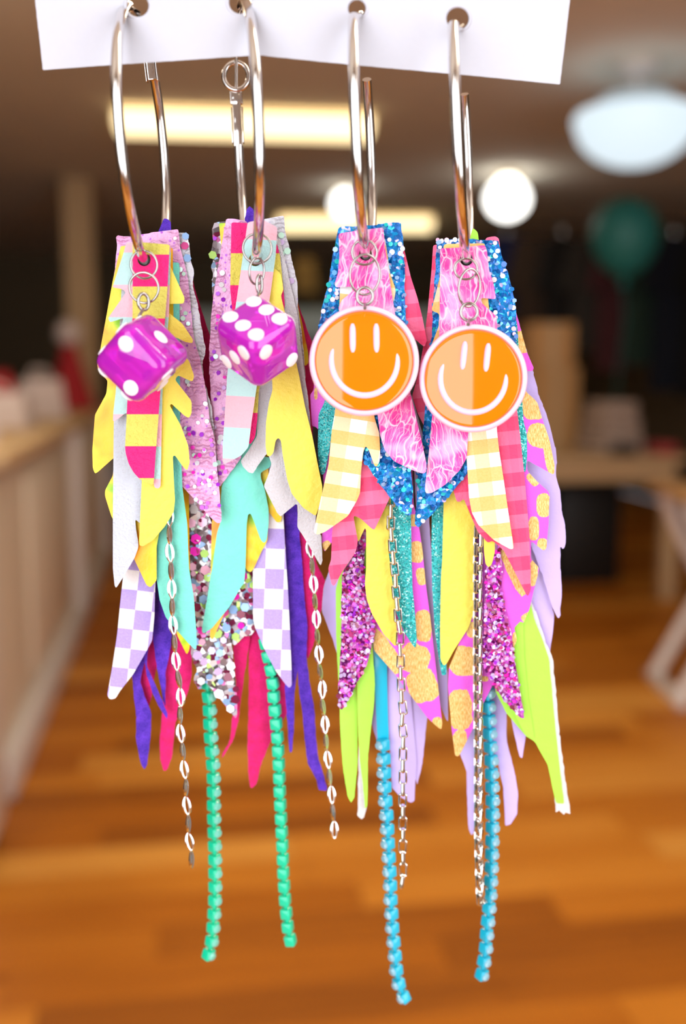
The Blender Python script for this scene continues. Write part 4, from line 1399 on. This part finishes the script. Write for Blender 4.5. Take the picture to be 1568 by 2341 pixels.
E.flakes(260, (4, 7), ['sq_sky', 'sq_sky', 'sq_deep', 'sq_sky', 'sq_blue', 'sq_deep'], 3)
E.sequins(12, (4.5, 6.5), ['sq_lav', 'sq_white', 'sq_teal', 'sq_pink'], (880, 510, 935, 740), 4, 8)
E.sequins(14, (4.5, 6.5), ['sq_lav', 'sq_white', 'sq_teal', 'sq_teal'], (835, 1025, 945, 1175), 5, 8)
E.sequins(10, (4.5, 6.5), ['sq_lav', 'sq_white', 'sq_teal', 'sq_teal'], (728, 560, 775, 745), 6, 8)
chain(E, [(894, 1142), (893, 1201), (896, 1235), (898, 1264), (901, 1294), (904, 1321), (905, 1353), (908, 1382), (910, 1416), (915, 1445), (914, 1477), (916, 1506), (916, 1534), (917, 1565), (918, 1593), (921, 1618), (919, 1649), (922, 1677), (921, 1737), (921, 1786), (921, 1838), (921, 1899), (921, 1951),
          (922, 1989), (919, 2020)], 3.9, 26.5, box_link(), 'silver box chain', 0.0)
E.feather('coral pink plaid leather feather', 'coral3', 3, [(850, 520), (912, 520), (939, 634), (954, 680), (966, 728), (976, 779), (970, 793), (962, 787), (938, 766), (938, 900), (915, 1050), (890, 1140), (856, 1211), (850, 1209), (825, 1186), (811, 1179), (808, 1182), (818, 1237), (813, 1262), (783, 1306), (764, 1340),
          (758, 1336), (750, 1300), (757, 1279), (759, 1218), (770, 1150), (800, 1000), (795, 700), (800, 540)])
E.feather('yellow leather feather', 'yellow', 5, [(855, 700), (885, 700), (890, 900), (893, 1144), (888, 1260), (899, 1344), (905, 1407), (909, 1470), (903, 1478), (876, 1449), (850, 1403), (838, 1369), (834, 1334), (837, 1300), (837, 1212), (834, 1207), (819, 1240), (812, 1205), (807, 1182), (815, 1100), (835, 900)])
E.feather('teal glitter feather', 'teal', 6, [(885, 700), (930, 700), (938, 1100), (941, 1281), (943, 1344), (949, 1407), (953, 1460), (950, 1482), (943, 1475), (926, 1449), (905, 1400), (890, 1300), (885, 1100)])
E.feather('teal glitter feather at the left', 'teal', 6, [(800, 560), (822, 560), (800, 700), (766, 960), (760, 980), (751, 1039), (743, 1081), (735, 1086), (730, 1075), (726, 1028), (728, 948), (741, 921), (770, 800)])
E.feather('purple glitter feather', 'purpleg', 7, [(820, 900), (840, 900), (845, 1200), (834, 1250), (832, 1302), (838, 1361), (857, 1420), (857, 1449), (846, 1491), (838, 1523), (819, 1555), (800, 1595), (781, 1624), (774, 1618), (772, 1586), (776, 1534), (780, 1449), (780, 1365), (783, 1308), (812, 1264), (822, 1220)], 'purpleg', 0.8)
E.flakes(300, (3.5, 6.0), ['sq_hot', 'sq_lav', 'sq_purple', 'sq_rose', 'sq_lav', 'sq_wine'], 8, (770, 1210, 860, 1626))
E.feather('magenta leather feather with gold foil patches', 'foil3l', 7, [(775, 570), (795, 570), (790, 800), (772, 1200), (762, 1235), (742, 1262), (735, 1240), (741, 1150), (735, 990), (722, 976), (713, 974), (709, 902), (717, 892), (720, 800), (735, 712)])
E.feather('magenta leather feather with gold foil patches and long point', 'foil3', 8.7, [(905, 700), (935, 800), (945, 1150), (959, 1211), (966, 1260), (973, 1334), (983, 1407), (994, 1502), (1002, 1576), (1011, 1655), (1009, 1667), (1002, 1664), (977, 1641), (930, 1578), (907, 1546), (855, 1487), (850, 1440),
          (870, 1200), (885, 900)])
E.feather('lime green leather feather strand', 'lime', 9.6, [(800, 1100), (815, 1100), (815, 1480), (815, 1560), (817, 1640), (817, 1748), (810, 1823), (802, 1836), (794, 1818), (783, 1748), (778, 1673), (776, 1600), (769, 1480), (767, 1350), (780, 1300)], 'edge_white', 0.4)
E.feather('lime green leather feather strand with pale end', 'lime', 9.0, [(820, 1100), (850, 1100), (852, 1490), (857, 1560), (855, 1609), (849, 1654), (841, 1729), (840, 1842), (834, 1850), (830, 1800), (822, 1735), (818, 1660), (816, 1560), (814, 1400)], 'edge_white', 0.4)
E.feather('white suede lining strip', 'edge_white', 9.6, [(820, 1700), (834, 1700), (838, 1842), (834, 1866), (827, 1873), (817, 1866), (818, 1820)], 'edge_white', 1.2, 'lining')
E.feather('lilac leather strand', 'lilac', 11.9, [(790, 900), (812, 900), (812, 1300), (790, 1420), (776, 1500), (770, 1494), (760, 1460), (735, 1395), (740, 1340), (757, 1290), (765, 1100)], 'felt', 0.4)
E.feather('lilac leather strand with blunt end', 'lilac', 11.8, [(860, 1000), (915, 1000), (930, 1500), (940, 1600), (952, 1740), (947, 1831), (939, 1836), (913, 1820), (896, 1801), (889, 1673), (866, 1700), (860, 1690), (845, 1640), (845, 1500)], 'felt', 0.4)
E.feather('lilac leather strand', 'lilac', 12.5, [(890, 1000), (940, 1000), (960, 1500), (977, 1635), (966, 1744), (954, 1795), (945, 1760), (932, 1560)], 'felt', 0.8)
E.feather('lilac leather strand between the two right earrings', 'lilac', 12.0, [(940, 900), (968, 1000), (985, 1250), (994, 1386), (1010, 1480), (1023, 1534), (1024, 1650), (1018, 1642), (1004, 1605), (985, 1450), (964, 1281), (950, 1150)], 'felt', 0.4)
cup_chain(E, [(876, 1702), (878, 1737), (880, 1805), (885, 1869), (888, 1933), (892, 1998), (894, 2060), (898, 2124), (904, 2188), (907, 2220), (913, 2252), (924, 2280), (926, 2284)], 9.9, 32.2, 'blue', 'sky blue cup chain with crystals', -0.95)
E.feather('smooth blue strip that carries the cup chain', 'cup_blue', 10.6, [(852, 1440), (884, 1440), (885, 1560), (887, 1640), (890, 1712), (864, 1712), (860, 1640), (856, 1560)], 'cup_blue', 0.0, 'chain_strip')
rings(E, (833, 577, 27, 26, 0.1), (834, 628, 33, 42, 0.25), (834, 677, 17, 18, 0.0, 834, 705), 0.1905)
smiley(E, 832, 826, 0.1872, 0.01008, 0.0, -0.10, 0.06)

# ================================================================ earring 4
E4 = Earring(4, 'rightmost hoop earring, round smiley charm over feathers with lilac and lime ends')
E = E4
hoop(E, 36, -218)
E.part('ear_post', MB().tube([hoop_pt(4, 143) - E.base, P(1052, 66, 0.1865) - E.base, P(1058, 60, 0.197) - E.base], 0.0005, 10).mesh('ear_post', mm('steel')))
E.feather('pink hibiscus petal print leather feather', 'hib4', 2, [(1006, 568), (1050, 566), (1108, 560), (1113, 573), (1118, 619), (1127, 644), (1134, 684), (1099, 681), (1102, 694), (1134, 722), (1137, 745), (1120, 850), (1070, 990), (1067, 1046), (1051, 1075), (1018, 1108), (987, 1127), (974, 1128), (971, 1119), (982, 1018),
          (987, 959), (1000, 850), (1004, 763), (1006, 635)])
E.feather('peach and white gingham leather feather', 'ging4', 3, [(1015, 558), (1108, 556), (1116, 690), (1130, 800), (1136, 985), (1141, 1030), (1152, 1101), (1162, 1171), (1172, 1235), (1174, 1254), (1167, 1256), (1129, 1235), (1093, 1200), (1078, 1171), (1072, 1136), (1067, 1053), (1060, 990), (1020, 850), (1000, 800), (985, 792),
          (1003, 745), (1004, 717), (986, 710), (1004, 640)])
E.feather('blue chunky glitter feather', 'blue', 4, [(1000, 548), (1050, 545), (1140, 550), (1145, 577), (1159, 619), (1173, 667), (1180, 715), (1180, 800), (1150, 950), (1069, 1082), (1013, 1150), (955, 1207), (948, 1197), (955, 1085), (965, 1000), (975, 900), (986, 773), (990, 700), (996, 589)], 'edge_white', 1.3)
E.flakes(260, (4, 7), ['sq_sky', 'sq_sky', 'sq_deep', 'sq_sky', 'sq_blue', 'sq_deep'], 3)
E.sequins(16, (4.5, 6.5), ['sq_lav', 'sq_white', 'sq_pink', 'sq_white'], (1112, 550, 1180, 770), 4, 8)
E.sequins(10, (4.5, 6.5), ['sq_lav', 'sq_white', 'sq_pink'], (996, 548, 1060, 566), 7, 8)
E.sequins(20, (4.5, 6.5), ['sq_lav', 'sq_white', 'sq_teal', 'sq_white'], (950, 1000, 1040, 1195), 5, 8)
E.feather('coral pink plaid leather feather', 'coral4', 5.2, [(990, 560), (1108, 552), (1112, 543), (1132, 540), (1140, 545), (1142, 556), (1150, 700), (1183, 947), (1190, 1006), (1200, 1101), (1209, 1207), (1213, 1301), (1213, 1348), (1207, 1363), (1202, 1358), (1152, 1259), (1126, 1236), (1115, 1241), (1091, 1214), (1075, 1176), (1060, 1140),
          (1052, 1147), (1044, 1147), (1037, 1124), (1020, 1050), (1000, 1000), (983, 985), (973, 981), (955, 946), (942, 905), (955, 860), (966, 800), (977, 715), (986, 621)])
E.feather('yellow leather feather tip', 'yellow', 5.8, [(1095, 900), (1125, 1000), (1131, 1245), (1131, 1262), (1124, 1290), (1117, 1297), (1110, 1290), (1106, 1260), (1105, 1200)])
chain(E, [(1093, 1214), (1092, 1300), (1092, 1400), (1092, 1500), (1092, 1560), (1094, 1748), (1094, 1899), (1097, 2012), (1099, 2058)], 6.0, 21.0, box_link(3.7, 9.0, 14.5), 'silver box chain turned edgewise', 0.75)
E.feather('purple glitter feather', 'purpleg', 6.4, [(1115, 1000), (1135, 1000), (1142, 1250), (1149, 1300), (1146, 1347), (1158, 1406), (1168, 1446), (1177, 1512), (1187, 1571), (1198, 1635), (1198, 1643), (1189, 1640), (1161, 1612), (1130, 1569), (1106, 1529), (1104, 1512), (1107, 1400), (1109, 1324), (1118, 1230)], 'purpleg', 0.8)
E.flakes(300, (3.5, 6.0), ['sq_hot', 'sq_lav', 'sq_purple', 'sq_rose', 'sq_lav', 'sq_wine'], 8, (1104, 1240, 1200, 1645))
E.feather('magenta leather feather with gold foil patches', 'foil4r', 7.1, [(1115, 560), (1148, 600), (1191, 754), (1205, 807), (1220, 841), (1217, 849), (1200, 848), (1202, 895), (1228, 919), (1244, 971), (1256, 1006), (1268, 1065), (1266, 1086), (1205, 1052), (1205, 1076), (1230, 1103), (1254, 1124), (1256, 1136), (1254, 1195),
          (1249, 1254), (1242, 1259), (1214, 1237), (1214, 1278), (1233, 1299), (1223, 1337), (1210, 1394), (1196, 1425), (1190, 1420), (1175, 1435), (1182, 1460), (1174, 1482), (1150, 1500), (1132, 1350), (1132, 1000)], 'edge_white', 0.3)
E.feather('teal glitter feather at the right', 'teal', 6.4, [(1150, 620), (1182, 740), (1197, 966), (1204, 990), (1205, 1042), (1202, 1077), (1197, 1080), (1184, 1000), (1155, 800)])
E.feather('yellow leather feather', 'yellow', 7.1, [(1025, 700), (1068, 700), (1085, 1212), (1084, 1300), (1083, 1399), (1071, 1435), (1038, 1486), (1021, 1517), (1014, 1522), (1007, 1508), (1006, 1442), (1008, 1324), (1011, 1278), (1014, 1145)])
E.feather('teal glitter feather', 'teal', 7.9, [(1000, 800), (1020, 800), (1025, 1400), (1020, 1543), (1010, 1544), (1004, 1512), (994, 1442), (988, 1348), (986, 1254), (987, 1178)])
E.feather('magenta leather feather with gold foil point', 'foil4l', 7.9, [(1088, 1000), (1120, 1100), (1130, 1500), (1125, 1569), (1104, 1609), (1080, 1668), (1054, 1720), (1047, 1730), (1040, 1727), (1033, 1670), (1024, 1571), (1026, 1527), (1043, 1486), (1070, 1418), (1080, 1200)])
E.feather('lime green leather feather with pale edge', 'lime', 9.2, [(1074, 548), (1080, 520), (1092, 530), (1096, 560), (1150, 1200), (1215, 1388), (1222, 1418), (1241, 1465), (1255, 1508), (1262, 1583), (1271, 1678), (1283, 1784), (1290, 1838), (1271, 1836), (1263, 1801), (1252, 1748), (1222, 1695), (1203, 1684), (1158, 1631), (1133, 1583),
          (1120, 1400), (1090, 800)], 'edge_white', 0.3)
E.feather('lime green leather strand over the feather', 'lime', 8.55, [(1160, 1300), (1195, 1380), (1198, 1500), (1208, 1600), (1222, 1690), (1200, 1680), (1170, 1620), (1160, 1500)], 'edge_white', 0.3)
E.feather('white suede lining strip', 'edge_white', 9.8, [(1180, 1300), (1225, 1400), (1250, 1475), (1263, 1505), (1271, 1583), (1279, 1678), (1292, 1784), (1304, 1861), (1294, 1858), (1288, 1863), (1280, 1852), (1270, 1857), (1269, 1838), (1255, 1700), (1235, 1550)], 'edge_white', 1.4, 'lining')
E.feather('lilac leather feather with ragged outer edge', 'lilac', 10.6, [(1130, 650), (1165, 680), (1219, 851), (1232, 906), (1242, 928), (1261, 990), (1270, 1025), (1273, 1058), (1270, 1084), (1280, 1124), (1285, 1171), (1292, 1207), (1293, 1247), (1287, 1256), (1281, 1249), (1281, 1300), (1284, 1345), (1280, 1411), (1274, 1414), (1262, 1385),
          (1238, 1310), (1215, 1250), (1150, 1000)], 'felt', 1.0)
E.feather('lilac leather feather behind the split', 'lilac', 11.3, [(1150, 900), (1190, 1000), (1230, 1240), (1262, 1390), (1267, 1405), (1264, 1442), (1257, 1489), (1250, 1530), (1225, 1500), (1200, 1400), (1160, 1200)], 'felt', 0.4)
E.feather('lilac leather strand with blunt end', 'lilac', 11.9, [(1105, 1200), (1150, 1200), (1158, 1560), (1158, 1692), (1178, 1774), (1184, 1816), (1182, 1861), (1167, 1885), (1155, 1888), (1150, 1800), (1139, 1748), (1118, 1680), (1110, 1500)], 'felt', 0.5)
E.feather('short lilac leather strand', 'lilac', 10.6, [(1150, 1350), (1175, 1400), (1185, 1620), (1202, 1682), (1194, 1734), (1187, 1729), (1176, 1680), (1160, 1600)], 'felt', 0.5)
E.feather('lilac leather strand behind the box chain', 'lilac', 12.6, [(1060, 1300), (1100, 1300), (1104, 1600), (1092, 1850), (1084, 1905), (1077, 1909), (1070, 1890), (1066, 1760), (1053, 1728), (1050, 1650)], 'felt', 0.8)
cup_chain(E, [(1114, 1585), (1116, 1616), (1118, 1662), (1122, 1726), (1125, 1823), (1125, 1884), (1123, 1974), (1120, 2034), (1116, 2091), (1113, 2117), (1111, 2147), (1109, 2177), (1105, 2200), (1101, 2226), (1096, 2246)], 9.6, 30.6, 'blue', 'sky blue cup chain with crystals turned right', 0.75)
rings(E, (1065, 615, 25, 22, 0.1), (1073, 658, 28, 40, 0.5), (1072, 713, 18, 18, 0.0, 1070, 742), 0.1925)
smiley(E, 1081, 866, 0.1886, 0.00995, radians(5), -0.08, -0.10)
